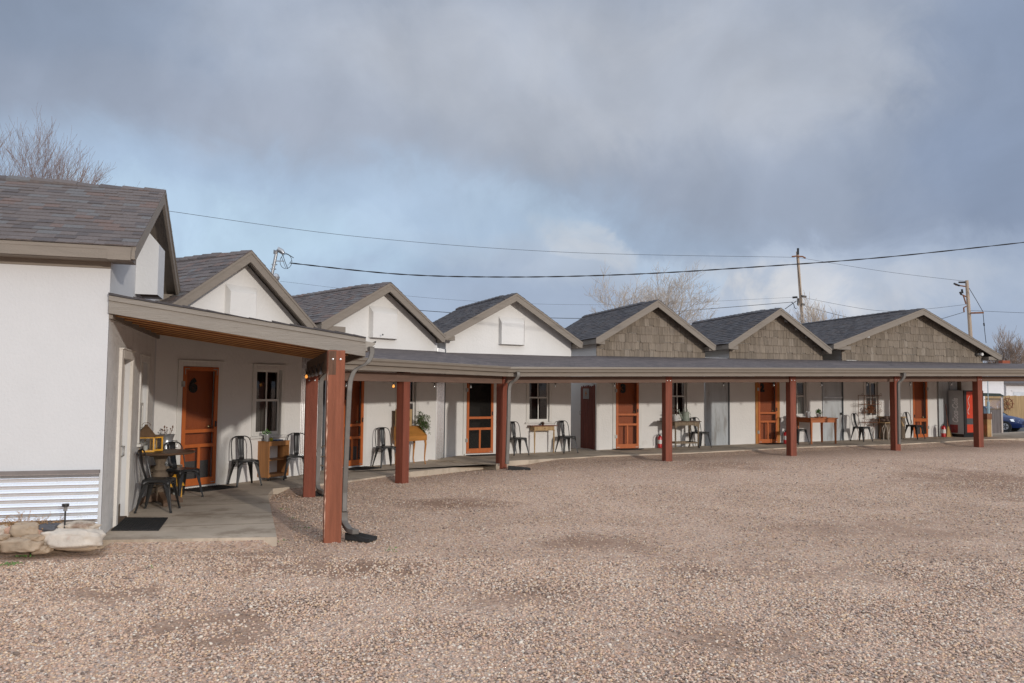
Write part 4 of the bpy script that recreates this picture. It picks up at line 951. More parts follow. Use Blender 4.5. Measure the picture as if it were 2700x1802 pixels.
# joists and deck under the canopy
joist_e = M_('joist_edge_light', (.62, .33, .13), .6, .2, 4)  # paler colour paints in the light caught along the joists' bottom edges
mb = MB(); njo = 7
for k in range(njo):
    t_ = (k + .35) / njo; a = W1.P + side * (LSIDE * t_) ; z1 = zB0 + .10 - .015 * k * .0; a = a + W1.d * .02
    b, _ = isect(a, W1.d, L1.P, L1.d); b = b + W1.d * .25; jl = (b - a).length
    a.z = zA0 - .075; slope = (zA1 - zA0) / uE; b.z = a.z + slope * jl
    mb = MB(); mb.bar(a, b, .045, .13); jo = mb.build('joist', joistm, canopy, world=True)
    mb = MB(); dz_ = Vector((0, 0, -.130)); mb.bar(local(canopy, a + dz_), local(canopy, b + dz_), .046, .011); mb.build('painted_edge_light', joist_e, jo)
mb = MB(); dn = Vector((0, 0, -.058)); mb.add([cp[0][0] + dn, cp[1][0] + dn, cp[1][1] + dn, cp[0][1] + dn], [(0, 1, 2, 3)]); mb.build('roof_deck', M_('deck_underside', (.16, .06, .025), .7, .3, 3), canopy, world=True)
mb = MB(); a = W1.P + side * .0 + W1.d * .022; b = FAR + W1.d * .022; a.z = zA0 - .10; b.z = 2.70; mb.bar(a, b, .04, .16); mb.build('ledger_board', taupe, canopy, world=True)
# gutters: K profile swept on a straight run
def gutter(parent, a, b, h=.115, w=.125):
    a = Vector(a); b = Vector(b); d = (b - a).normalized(); n = Vector((d.y, -d.x, 0)).normalized()
    prof = [(0, .004), (0, -h), (w * .52, -h), (w * .68, -h * .55), (w * .95, -h * .28), (w * .95, -.012), (w * 1.04, -.008), (w * 1.04, .006), (w * .90, .006), (w * .90, -.02), (.012, -.03), (.012, .004)]
    mb = MB(); m = len(prof); vs = [p + n * x + Vector((0, 0, z)) for p in (a, b) for x, z in prof]
    mb.add(vs, [(i, (i + 1) % m, (i + 1) % m + m, i + m) for i in range(m)]); mb.add([vs[i] for i in (0, 1, 2, 3, 4, 5)], [(0, 1, 2, 3, 4, 5)]); mb.add([vs[m + i] for i in (5, 4, 3, 2, 1, 0)], [(0, 1, 2, 3, 4, 5)])
    return mb.build('gutter', gutterm, parent, world=True)
def eavebits(parent, a, b, drop=.115, fh=.095):
    a = Vector(a); b = Vector(b); d = (b - a).normalized(); n = Vector((d.y, -d.x, 0)).normalized()
    mb = MB(); mb.bar(a - n * .020 + Vector((0, 0, .0)), b - n * .020, .036, drop + fh); return mb.build('fascia', taupe, parent, world=True, bevel=.003)
gutter(canopy, b2 + Vector((0, 0, zA1 - .035)) - Vector((0, 0, 0)) + E1.d * .02, J12 + Vector((0, 0, .03)))
eavebits(canopy, vz3(b, zA1 - .03) if False else b2 - W1.n * .05 + Vector((0, 0, zA1 - .03)), J12 + Vector((0, 0, .03)), .10, .10)
ga_, gb_ = J12.copy(), J23.copy()
gutter(porch, ga_, gb_ - E2.d * .02); eavebits(porch, ga_, gb_)
gutter(porch, J23 + E3.d * .02, END); eavebits(porch, J23, END)
for s in (8.3, 14.2):
    pass
# beams
def zb2(t): return 2.075 - .035 * t
a = L2.pt(.12, 0, 0); mb = MB(); a.z = 2.065; b = P[3].copy(); b.z = GZ(0) - .20; mb.bar(a, b, .13, .17); mb.build('beam', beamm, porch, world=True, bevel=.006)
b = P[3] + L3.d * .0; b.z = GZ(.2) - .215; q = L3.pt(21); q.z = GZ(21) - .215; mb = MB(); mb.bar(b, q, .13, .15); mb.build('beam', beamm, porch, world=True, bevel=.006)
zb_t = W1.uz(835, 926)[1]; bn = P[1] - W1.d * .045; bf = P[0] - W1.d * .045; mb = MB(); mb.bar(vz3(bn, 2.235) - L1.d * .098, vz3(bf, 2.20), .095, .25); mb.build('beam', M_('brown_header', (.085, .05, .03), .7, .25, 3, .3, 20), canopy, world=True, bevel=.006)
# posts
def post(parent, p, top, ang, w=.19, mat=redpost):
    T = Matrix.Translation((p.x, p.y, 0)) @ Matrix.Rotation(ang, 4, 'Z'); mb = MB(); mb.box(-w / 2, w / 2, -w / 2, w / 2, G(p.x, p.y) - .1, top, T=T)
    o = mb.build('post', mat, parent, world=True, bevel=.010)
    mb = MB()
    for dx in (-.045, .045):
        for zz in (top - .11,):
            b = MB(); b.lathe([(0, 0), (.014, 0), (.012, .008), (0, .010)], n=8); mb.add([T @ Vector((dx + v[0], -w / 2 - .001 - v[2], zz + v[1])) for v in b.v], b.f)
    mb.build('bolt_head', galv, o if False else parent, world=True) if False else None
    Mi = (Matrix.Translation(parent.location) @ parent.rotation_euler.to_matrix().to_4x4()).inverted()
    mb.v = [tuple(Mi @ Vector(v)) for v in mb.v]; mb.build('bolt_heads', galv, o)
    return o
o = post(canopy, P[1], 2.232, W1.a, .205, redpost_old); o['label'] = 'worn nearest post with scuffed pale edges'
mb = MB(); R = random.Random(8); wz = .0; ev = (P[1] - W1.d * .1075 + W1.n * .1085); Tm = Matrix.Translation((P[1].x, P[1].y, 0)) @ Matrix.Rotation(W1.a, 4, 'Z')
while wz < 1.95:
    L_ = R.uniform(.04, .22)
    if R.random() < .8:
        q0 = R.uniform(.004, .013); q1 = R.uniform(.004, .016); mb.add([Tm @ Vector(v) for v in ((-.0965, -.1033, wz), (-.101 + q0, -.1083, wz + .02), (-.101 + q1, -.1083, wz + L_ * .7), (-.0965, -.1033, wz + L_), (-.104, -.1083, wz + L_ * .5))], [(0, 1, 2, 3, 4)])
    wz += L_
mb.add([Tm @ Vector(v) for v in ((-.0995, -.1031, 0), (-.096, -.1031, 0), (-.096, -.1031, 1.93), (-.0995, -.1031, 1.93))], [(0, 1, 2, 3)]); Mi = (Matrix.Translation(canopy.location)).inverted(); mb.v = [tuple(Mi @ Vector(v)) for v in mb.v]; mb.build('worn_edge', M_('bare_wood_chips', (.55, .34, .25), .8, .25, 12), o)
mb = MB(); mb.box(-.096, -.005, -.1048, -.1028, 1.935, 2.222); mb.v = [tuple(Mi @ (Tm @ Vector(v))) for v in mb.v]; mb.build('beam_end', M_('brown_beam_end', (.13, .07, .045), .8, .3, 6, .5, 30, stretch=(8, 8, .6)), o)
post(canopy, P[0], 2.0, W1.a, .20)
post(porch, P[2], 2.10, L2.a, .19); post(porch, P[3], GZ(0) - .16, math.radians(58), .19)
for k in (4, 5, 6, 7): post(porch, P[k], GZ((P[k] - P[3]).dot(L3.d)) - .205, L3.a, .19)
# concrete-stained foot of the second post
# downspouts
def spout(parent, pts, wd, w=.075, h=.06): mb = MB(); mb.rtube(pts, w, h, wd); o = mb.build('downspout', downm, parent, world=True, bevel=.008); return o
def smooth_path(pts, k=6):
    out = []
    pts = [Vector(p) for p in pts]
    for i in range(len(pts) - 1):
        p0 = pts[max(i - 1, 0)]; p1 = pts[i]; p2 = pts[i + 1]; p3 = pts[min(i + 2, len(pts) - 1)]
        for j in range(k):
            t = j / k; out.append(.5 * ((2 * p1) + (p2 - p0) * t + (2 * p0 - 5 * p1 + 4 * p2 - p3) * t * t + (3 * p1 - p0 - 3 * p2 + p3) * t ** 3))
    out.append(pts[-1]); return out
y1_ = P[1].y + .03
sp = [atd(980, 915, 9.95), atd(980, 935, 9.95), atd(968, 958, 9.93), atd(938, 975, 9.9), atd(925, 1000, 9.88), atd(921, 1030, 9.86)]
spout(canopy, smooth_path(sp) + [atd(917, 1110, 9.86), atd(909, 1300, 9.84), atd(908, 1350, 9.80)] , W1.d, .062, .05)
spout(canopy, smooth_path([atd(908, 1350, 9.80), atd(909, 1378, 9.78), atd(922, 1398, 9.68), atd(938, 1403, 9.6)]), W1.d, .08)
spout(canopy, smooth_path([atd(880, 975, 13.6), atd(862, 985, 13.6), atd(849, 1000, 13.6), atd(846, 1030, 13.6)]) + [atd(841, 1180, 13.6), atd(838, 1270, 13.55)] + smooth_path([atd(838, 1280, 13.55), atd(842, 1293, 13.5), atd(856, 1300, 13.4)]), W1.d, .07)
d3 = 18.0
spout(porch, smooth_path([atd(1366, 981, d3), atd(1366, 992, d3), atd(1358, 1003, d3), atd(1346, 1012, d3), atd(1342, 1030, d3)]) + [atd(1341, 1100, d3), atd(1338, 1190, d3), atd(1337, 1224, d3)], L3.d, .08)
d6 = 21.95
spout(porch, smooth_path([atd(2384, 983, d6), atd(2384, 993, d6), atd(2378, 1003, d6), atd(2370, 1010, d6), atd(2369, 1025, d6)]) + [atd(2370, 1100, d6), atd(2371, 1172, d6)], L3.d, .08)
# gutter joints / hanger straps
def splash(name, label, X, Y, ang, dx=.34, w=.20):
    p = on(lambda x, y: G(x, y) + .0, X, Y); t = thing(name, label, 'splash block', (p.x, p.y, G(p.x, p.y)), ang, 'splash blocks under the downspouts')
    mb = MB(); L_ = dx; n = 8; pts = []
    for k in range(n + 1):
        u_ = -L_ * .5 + L_ * k / n; ww = w * (.42 + .10 * k / n); hz = .085 - .045 * k / n
        pts.append([(u_, -ww, 0), (u_, -ww, hz), (u_, -ww + .02, hz), (u_, -ww + .035, .018), (u_, ww - .035, .018), (u_, ww - .02, hz), (u_, ww, hz), (u_, ww, 0)])
    vs = [v for r_ in pts for v in r_]; mb.add(vs, [(i * 8 + j, (i + 1) * 8 + j, (i + 1) * 8 + j + 1, i * 8 + j + 1) for i in range(n) for j in range(7)] + [tuple(range(7, -1, -1)), tuple(n * 8 + k for k in range(8))])
    mb.build('tray', rubber, t, smooth=False, bevel=.004); return t
splash('splash_block', 'black plastic splash block under the nearest downspout', 951, 1424, math.radians(-20), .34, .19)
splash('splash_block', 'dark splash block behind the two nearest posts', 858, 1307, math.radians(0))
splash('splash_block', 'flat dark splash block on the gravel right of the corner downspout', 1369, 1239, math.radians(3), .5, .17)
# ================================================================== furniture and small things
def floor_at(X, Y): p = on(SL, X, Y); p.z = SL(p.x, p.y); return p
def yard_at(X, Y): p = on(G, X, Y); p.z = G(p.x, p.y); return p

def make_chair():
    t = thing('metal_chair', '', 'chair')
    mb = MB(); s = .178; n = 6
    # seat pan with rounded corners
    ring = []
    for cx, cy, a0 in ((s - .04, -s + .04, -90), (s - .04, s - .04, 0), (-s + .04, s - .04, 90), (-s + .04, -s + .04, 180)):
        for k in range(4): a = math.radians(a0 + 30 * k); ring.append((cx + .04 * math.cos(a), cy + .04 * math.sin(a)))
    mb.slab([(x, y, .44) for x, y in ring], -.012, .006); mb.slab([(x * .8, y * .8, .437) for x, y in ring], .0, .004)
    # arched skirt between each pair of legs
    for rot in range(4):
        R = Matrix.Rotation(rot * math.pi / 2, 4, 'Z'); vs = []; fs = []
        for k in range(13):
            x = -s + 2 * s * k / 12; q = abs(x) / s; zb = .43 - .022 - .085 * max(0, (q - .35) / .65) ** 2.2; spread = .0 + .12 * (.44 - zb)
            vs += [R @ Vector((x, -s, .44)), R @ Vector((x * (1 + spread * .6), -s - spread * .6, zb))]
        fs = [(2 * i, 2 * i + 1, 2 * i + 3, 2 * i + 2) for i in range(12)]; mb.add(vs, fs)
    seat = mb.build('seat', blackm, t, smooth=True)
    seat.modifiers.new('solid', 'SOLIDIFY').thickness = .003
    for sx, sy, fy in ((-1, -1, -.235), (1, -1, -.235), (-1, 1, .245), (1, 1, .245)):
        mb = MB(); top = Vector((sx * .165, sy * .165, .44)); mid = Vector((sx * .185, sy * .19, .30)); ft = Vector((sx * .225, fy, .012))
        def sec(p, w): return [p + Vector((-sx * w, 0, 0)), p + Vector((0, 0, 0)), p + Vector((0, -sy * w, 0)), p + Vector((-sx * w * .25, -sy * w * .25, 0))]
        vs = [v for p, w in ((top, .085), (mid, .058), (ft, .026)) for v in sec(p, w)]
        fs = [(4 * i + j, 4 * i + (j + 1) % 4, 4 * i + 4 + (j + 1) % 4, 4 * i + 4 + j) for i in range(2) for j in range(4)] + [(8, 9, 10, 11)]
        mb.add(vs, fs); lg = mb.build('leg', blackm, t, bevel=.002)
        mb = MB(); mb.lathe([(.0, 0), (.017, 0), (.016, .03), (0, .03)], (ft.x - sx * .010, ft.y - sy * .010, 0), n=8); mb.build('rubber_foot', rubber, lg)
    mb = MB(); q = .178
    mb.tube([(-q, -q, .385), (q, -q, .385), (q, q, .385), (-q, q, .385), (-q, -q, .385)], .005, 6, False); mb.build('stretcher', blackm, t)
    mb = MB(); pts = []
    for k in range(25):
        a = math.pi * k / 24; c, s_ = math.cos(a), math.sin(a); w = .178 + .018 * s_; x = -math.copysign(abs(c) ** .55, c) * w
        h = .445 + .40 * abs(s_) ** .5; y = .165 + (h - .445) * .24; pts.append((x, y, h))
    mb.tube(pts, .0095, 8, False); mb.build('back_frame', blackm, t, smooth=True)
    mb = MB(); vs = []
    for k in range(7):
        h = .446 + .395 * k / 6; w = .043 + .016 * k / 6; y = .172 + (h - .446) * .225 + .018 * math.sin(math.pi * k / 6)
        vs += [(-w, y, h), (-w * .4, y + .008, h), (w * .4, y + .008, h), (w, y, h)]
    mb.add(vs, [(4 * i + j, 4 * i + j + 1, 4 * i + 5 + j, 4 * i + 4 + j) for i in range(6) for j in range(3)])
    b = mb.build('backrest', blackm, t, smooth=True); b.modifiers.new('solid', 'SOLIDIFY').thickness = .004
    return t
chair0 = make_chair(); used = [False]
def chair(X, Y, yaw, label, dz=0):
    t = chair0 if not used[0] else copy_tree(chair0); used[0] = True
    p = floor_at(X, Y)
    for W in (W2, W5, W4, W3):
        o = (p - W.P).dot(W.n); u_ = (p - W.P).dot(W.d)
        if X > 500 and {W2: -2 < u_ < 1.8, W5: -3 < u_ < 2.3, W4: -.5 < u_ < 4.4, W3: -.5 < u_ < 16}[W] and o < .38:
            q = W.pt(W.u(X, Y, .38), 0, .38); p = q; p.z = SL(p.x, p.y); break
    t.location = (p.x, p.y, p.z + dz); t.rotation_euler = (0, 0, yaw); t['label'] = label; t['category'] = 'chair'; t['group'] = 'black metal cafe chairs along the porch'
    return t
chair(417, 1347.5, math.radians(98), 'black metal chair at the round table, the one nearest the camera')
chair(478, 1312, math.radians(60), 'black metal chair on the far side of the round table, facing door 6')
chair(645, 1274.5, math.radians(38), 'black metal chair standing alone between door 6 and the bookcase')
chair(780, 1256.5, math.radians(15), 'black metal chair partly behind a red post, right of the bookcase')
chair(1018, 1229.5, math.radians(32), 'black metal chair left of the wooden desk with the hanging greenery')
chair(1364, 1199.5, math.radians(28), 'black metal chair beside the corner downspout, half hidden by it')
chair(1494, 1192, math.radians(26), 'black metal chair right of the narrow drawer table, at the red gate')
chair(1846, 1180, math.radians(26), 'black metal chair right of the twisted-leg table with the watering can')
chair(2104, 1171.5, math.radians(26), 'black metal chair tucked left of the long orange-brown table')
chair(2272, 1163.8, math.radians(30), 'black metal chair left of the rusty iron plant stand')
chair(2411, 1157.8, math.radians(34), 'black metal chair in front of door 1, right of the grey cabinet')

# folding frame seen between the two nearest posts
p = floor_at(856, 1243); t = thing('folding_stand', 'dark thin folding stand seen between the two nearest posts', 'stand', tuple(p), W2.a)
mb = MB(); [mb.tube(q, .012, 6) for q in (([(-.25, 0, .30), (.25, 0, .32)]), ([(-.25, 0, .17), (.28, 0, .02)]), ([(-.28, .0, .40), (.0, -.02, .55)]), ([(-.25, .0, .02), (-.27, 0, .42)]), ([(.25, 0, .02), (.24, 0, .34)]))]
mb.build('frame', greywood, t)

# round pedestal table
p = floor_at(419, 1329); z0 = p.z; t = thing('round_table', 'round dark wood pedestal table beside the nearest cabin', 'table', tuple(p), .3)
tablep = p.copy(); darktop = M_('brown_table_top', (.11, .065, .04), .45, .25, 5, .1, 30)
mb = MB(); mb.lathe([(0, .735), (.44, .735), (.47, .745), (.475, .76), (.465, .768), (0, .768)], n=48); mb.build('tabletop', darktop, t, smooth=True)
mb = MB(); mb.lathe([(0, .70), (.16, .70), (.16, .735), (0, .735)], n=24); mb.lathe([(0, .12), (.06, .12), (.075, .2), (.05, .24), (.055, .28), (.10, .36), (.115, .42), (.10, .46), (.075, .48), (.09, .50), (.085, .54), (.06, .57), (.075, .62), (.09, .66), (.10, .70), (0, .70)], n=20); mb.build('pedestal', greywood, t, smooth=True)
for k in range(4):
    R = Matrix.Rotation(k * math.pi / 2 + .4, 4, 'Z'); mb = MB(); mb.prism([(.03, .05), (.03, .2), (.12, .15), (.30, .085), (.33, .05), (.33, 0), (.27, 0), (.22, .04)], -.035, .035, T=R); mb.build('foot', darktop, t, bevel=.004)
def lantern(name, label, p, rz, h=.40, w=.19, roofed=True, lid=copper):
    t = thing(name, label, 'lantern', tuple(p), rz, 'yellow framed candle lanterns'); hb = h * .52; a = w / 2
    mb = MB(); b = .011
    for x in (-a, a):
        for y in (-a, a): mb.box(x - b, x + b, y - b, y + b, .02, hb)
    for z in (.0, hb - .02):
        mb.box(-a - .012, a + .012, -a - .012, -a + .014, z, z + .024); mb.box(-a - .012, a + .012, a - .014, a + .012, z, z + .024); mb.box(-a - .012, -a + .014, -a + .014, a - .014, z, z + .024); mb.box(a - .014, a + .012, -a + .014, a - .014, z, z + .024)
    mb.box(-a, a, -a, a, .002, .01); mb.build('frame', yellowm, t)
    mb = MB()
    for q in ((-a, -a, a, -a), (a, -a, a, a), (a, a, -a, a), (-a, a, -a, -a)): mb.add([(q[0], q[1], .024), (q[2], q[3], .024), (q[2], q[3], hb - .02), (q[0], q[1], hb - .02)], [(0, 1, 2, 3)])
    mb.build('glass_pane', glass, t)
    mb = MB(); mb.lathe([(0, .01), (.03, .01), (.03, .09), (0, .09)], n=14); mb.build('candle', whitelabel, t, smooth=True)
    if roofed:
        mb = MB(); c = a + .045; zt = h * .88; d = .028
        mb.add([(-c, -c, hb), (c, -c, hb), (c, c, hb), (-c, c, hb), (-d, -d, zt), (d, -d, zt), (d, d, zt), (-d, d, zt)], [(3, 2, 1, 0), (4, 5, 6, 7), (0, 1, 5, 4), (1, 2, 6, 5), (2, 3, 7, 6), (3, 0, 4, 7)]); mb.lathe([(0, zt), (.02, zt), (.025, zt + .02), (0, zt + .03)], n=10); mb.build('roof', lid, t)
        mb = MB(); mb.tube([(-.05, 0, zt), (-.06, 0, zt + .02), (-.03, 0, zt + .05), (.03, 0, zt + .05), (.06, 0, zt + .02), (.05, 0, zt)], .004, 6); mb.build('ring_handle', copper, t)
    else:
        mb = MB(); mb.box(-a - .02, a + .02, -a - .02, a + .02, hb, hb + .02); mb.build('roof', lid, t)
    return t
tp = tablep + Vector((0, 0, .769))
q = atd(383, 1196, tablep.y - .10); lantern('lantern', 'lantern with yellow frame and pointed rusty roof on the round table', (q.x, q.y, tp.z), .5, .42, .20)
q = atd(404, 1190, tablep.y + .10); lantern('lantern', 'flat-topped yellow lantern frame behind the pointed one on the round table', (q.x, q.y, tp.z), .9, .40, .17, False)
q = floor_at(428, 1321); lantern('lantern', 'yellow lantern standing on the floor behind the round table foot', (q.x + .08, q.y + .25, q.z), .4, .40, .18, True, yellowm)
q = floor_at(434, 1304); cr = thing('slatted_crate', 'dull wooden crate on the floor behind the round table', 'crate', tuple(q), W2.a)
mb = MB()
for k in range(4): z = .02 + k * .115; mb.box(-.17, .17, -.17, -.155, z, z + .095); mb.box(-.17, .17, .155, .17, z, z + .095); mb.box(-.17, -.155, -.155, .155, z, z + .095); mb.box(.155, .17, -.155, .155, z, z + .095)
mb.build('slats', greywood, cr)
mb = MB(); mb.box(-.165, .165, -.165, .165, .44, .455); mb.build('lid', greywood, cr)
cn = thing('milk_can', 'grey galvanised can holding dried seed heads, behind the round table', 'can', (q.x, q.y, q.z + .455), 0)
mb = MB(); mb.lathe([(0, 0), (.13, 0), (.135, .02), (.135, .30), (.10, .38), (.095, .42), (.125, .50), (.12, .50), (.09, .42), (0, .42)], n=28); mb.build('body', galv, cn, smooth=True)
mb = MB(); mb.tube([(.10, 0, .40), (.17, 0, .40), (.17, 0, .30), (.135, 0, .28)], .008, 6); mb.build('handle', galv, cn)
mb = MB(); R = random.Random(2)
for k in range(11):
    a = R.uniform(0, 6.28); r = R.uniform(.02, .10); h = R.uniform(.08, .17); x, y = r * math.cos(a), r * math.sin(a); mb.tube([(x * .4, y * .4, .43), (x, y, .47 + h)], .0025, 4); mb.lathe([(0, -.012), (.011, -.006), (.012, .004), (0, .014)], (x, y, .48 + h), n=7)
tag(mb.build('dried_flowers', M_('dried_seed_heads', (.16, .08, .045), .9, .3, 30), None), 'brown dried seed heads standing in the galvanised can', 'dried flowers').location = (q.x, q.y, q.z + .455)

# door mats
def mat_(name, label, pts, ribs=12, th=.012):
    c = sum((p for p in pts), Vector()) / len(pts); t = thing(name, label, 'doormat', tuple(c), 0, 'black rubber doormats'); P_ = [p - c for p in pts]
    mb = MB(); mb.slab([(p.x, p.y, 0) for p in P_], .001, th); mb.build('base', rubber, t)
    mb = MB()
    for k in range(ribs):
        f = (k + .5) / ribs; a = P_[0] + (P_[1] - P_[0]) * f; b = P_[3] + (P_[2] - P_[3]) * f; a, b = a + (b - a) * .04, b + (a - b) * .04; a.z = b.z = th + .005; mb.bar(a, b, .015, .005)
    mb.build('ribs', rubber, t); return t
mat_('doormat', 'large ribbed black mat in front of the nearest cabin door', [floor_at(*q) for q in ((292, 1400.5), (418, 1400.5), (443, 1367), (329.5, 1367))], 16)
def wallmat(W, Xl, Xr, label, d=.50, gap=.04):
    a = W.u(Xl, 1190); b = W.u(Xr, 1190); ps = [W.pt(a, 0, gap + d), W.pt(b, 0, gap + d), W.pt(b, 0, gap), W.pt(a, 0, gap)]
    for p in ps: p.z = SL(*ps[0].to_2d()) + .0
    return mat_('doormat', label, ps, 18)
wallmat(W2, 474, 575, 'black mat lying at the foot of door 6', .5)
wallmat(W5, 893, 962, 'black mat before the orange door between the posts', .5)
wallmat(W4, 1226, 1304, 'thin black mat before the open dark screen door', .30)
ps_ = [W3.pt(W3.u(1622 + 62 * (.5 - .62 * math.cos(math.pi * k / 10)), 1180), 0, .05 + .42 * math.sin(math.pi * k / 10)) for k in range(11)]
mt = thing('doormat', 'half-round dark mat before door 3', 'doormat', (ps_[5].x, ps_[5].y, SL(*ps_[5].to_2d()) + .001), 0, 'black rubber doormats'); mb = MB(); mb.slab([(p.x - ps_[5].x, p.y - ps_[5].y, 0) for p in ps_], .002, .014); mb.build('base', rubber, mt)
wallmat(W3, 1998, 2058, 'thin black mat before door 2', .4)

# bookcase on castors
pa = floor_at(707, 1270); pa.z -= .0; t = thing('bookcase', 'low oak bookcase on castors with open shelves, under the window by door 6', 'bookcase', tuple(pa), W2.a)
# local: x along the wall, y into the wall
w, d, h = .50, .40, .72
mb = MB(); mb.box(0, .02, 0, d, .06, h - .02); mb.build('side_panel', oakm, t, bevel=.002)
mb = MB(); mb.box(w - .02, w, .0, d, .06, h - .02); mb.build('side_panel', oakm, t, bevel=.002)
mb = MB(); mb.box(-.005, w + .005, -.005, d + .005, h - .02, h + .002); mb.build('top', oakm, t, bevel=.002)
mb = MB(); mb.box(.02, w - .02, 0, .018, h - .08, h - .02); mb.build('top_rail', oakm, t)
mb = MB(); mb.box(.20, w - .02, d - .02, d, .06, h - .02); mb.build('back_panel', oakm, t)
for z in (.07, .37): mb = MB(); mb.box(.02, w - .02, .005, d - .02, z, z + .05 if z < .1 else z + .02); mb.build('shelf', oakm, t, bevel=.002)
for x in (.04, w - .04):
    for y in (.04, d - .04): mb = MB(); mb.tube([(x - .012, y, .028), (x + .012, y, .028)], .027, 12); mb.box(x - .015, x + .015, y - .012, y + .012, .03, .062); mb.build('castor', blackm, t)
def pot(name, label, p, r, h, mat, plant=None, plabel=None, n=60, spread=1.5, ph=.10, cat='plant pot'):
    t = thing(name, label, cat, tuple(p)); mb = MB(); mb.lathe([(0, 0), (r * .72, 0), (r, h * .92), (r * 1.06, h * .92), (r * 1.06, h), (r * .93, h), (r * .9, h * .9), (0, h * .88)], n=22); mb.build('pot', mat, t, smooth=True)
    if plant is not None:
        R = random.Random(int(r * 1e4) + n); mb = MB()
        for k in range(n):
            a = R.uniform(0, 6.28); rr = R.uniform(0, r * spread); z = h + R.uniform(0, ph) * (1 - .4 * rr / (r * spread)); c = Vector((rr * math.cos(a), rr * math.sin(a), z)); d_ = Vector((R.uniform(-1, 1), R.uniform(-1, 1), R.uniform(-.2, 1))).normalized() * r * .5; s_ = d_.cross(Vector((R.uniform(-1, 1), R.uniform(-1, 1), R.uniform(-1, 1)))).normalized() * r * .22
            mb.add([c - d_ * .5, c + s_, c + d_ * .6, c - s_], [(0, 1, 2, 3)])
        mb.build('leaves', plant, t)
    return t
def onbox(t, x, y, z): return (Matrix.Translation(t.location) @ t.rotation_euler.to_matrix().to_4x4()) @ Vector((x, y, z))
pot('potted_succulent', 'small green succulent in a grey metal pot on the bookcase', onbox(t, -.0 + .05, .12, h + .003), .052, .13, galv, leafm2, n=70)
o = thing('lime_ball', 'small yellow-green ball beside the succulent pot', 'ball', tuple(onbox(t, .14, .10, h + .003))); mb = MB(); mb.lathe([(0, 0), (.025, .008), (.036, .035), (.025, .06), (0, .07)], n=14); mb.build('ball', M_('lime_green', (.38, .38, .05), .5), o, smooth=True)
o = thing('blue_booklet', 'thin blue booklet lying on the bookcase top', 'book', tuple(onbox(t, .33, .14, h + .003)), 1.2); mb = MB(); mb.box(-.09, .09, -.06, .06, 0, .012); mb.build('cover', M_('blue_cover', (.07, .17, .32), .5), o); mb = MB(); mb.box(-.086, .088, -.057, .057, .0125, .016); mb.build('pages', M_('booklet_front', (.10, .24, .42), .5), o)

# slant-front desk with crate and greenery (cabin five)
pr = floor_at(1125, 1224); u_ = W5.uof(pr); off = (pr - W5.P).dot(W5.n); fl_ = SL(pr.x, pr.y)
base = W5.pt(u_ - .64, fl_, off); t = thing('writing_desk', 'honey coloured slant-front desk on curved legs behind the second red post', 'desk', tuple(base), W5.a); w = .64; d = .42
mb = MB(); mb.prism([(0, .54), (w, .54), (w, .655), (0, .655)], 0, d); mb.build('body', honey, t, bevel=.004)
mb = MB(); vs = [(0, 0, .656), (w, 0, .656), (w, d * .55, .86), (0, d * .55, .86), (0, d, .86), (w, d, .86), (0, d, .656), (w, d, .656)]; mb.add(vs, [(0, 1, 2, 3), (3, 2, 5, 4), (4, 5, 7, 6), (1, 7, 5, 2), (0, 3, 4, 6)]); mb.build('slant_top', honey, t)
mb = MB(); mb.box(.05, w - .05, -.008, .001, .565, .635); mb.build('drawer', honey, t, bevel=.003)
for x in (.03, w - .03):
    for y in (.03, d - .03):
        mb = MB(); sx = 1 if x > .5 else -1; mb.tube([(x, y, .54), (x + sx * .012, y - .006, .45), (x + sx * .0, y, .30), (x - sx * .012, y, .12), (x + sx * .004, y - .006, .02), (x + sx * .012, y - .01, 0)], [.026, .024, .018, .013, .012, .016], 8); mb.build('leg', honey, t, smooth=True)
bx = thing('wooden_crate', 'printed wooden crate standing on end on the slant desk', 'crate', tuple(onbox(t, .02, .27, .862)), W5.a)
mb = MB(); mb.box(0, .40, 0, .02, 0, .36); mb.box(0, .012, .02, .14, 0, .36); mb.box(.388, .40, .02, .14, 0, .36); mb.box(-.004, .404, -.002, .142, .345, .38); mb.build('box', palepine, bx, bevel=.003)
mb = MB(); mb.box(.17, .33, -.006, -.001, .12, .20); mb.build('printed_mark', M_('dark_print', (.16, .12, .05), .8), bx)
gp = thing('hanging_greenery', 'feathery green branches hanging over the right end of the slant desk', 'plant', tuple(onbox(t, .54, .12, .88)), W5.a)
mb = MB(); R = random.Random(9); st_ = MB()
for k in range(26):
    a = R.uniform(-.5, .5); p0 = Vector((R.uniform(-.12, .06), R.uniform(-.02, .12), R.uniform(.0, .22))); dr = Vector((R.uniform(-.2, .9), R.uniform(-.9, .1), R.uniform(-.2, .9))).normalized(); pts = [p0]; L_ = R.uniform(.18, .42)
    for j in range(7): dr = (dr + Vector((0, -.02, -.36))).normalized(); pts.append(pts[-1] + dr * L_ / 7)
    st_.tube(pts, .003, 4, False)
    for j, pp in enumerate(pts[1:]):
        for m in range(9):
            e_ = Vector((R.uniform(-1, 1), R.uniform(-1, 1), R.uniform(-.9, .6))).normalized() * R.uniform(.025, .06); c = pp + Vector((R.uniform(-.02, .02), R.uniform(-.02, .02), R.uniform(-.02, .02))); s_ = e_.cross(Vector((R.uniform(-1, 1), R.uniform(-1, 1), .3))).normalized() * .006; mb.add([c, c + e_ * .5 + s_, c + e_, c + e_ * .5 - s_], [(0, 1, 2, 3)])
mb.build('foliage', leafm, gp); st_.build('stems', bark, gp)

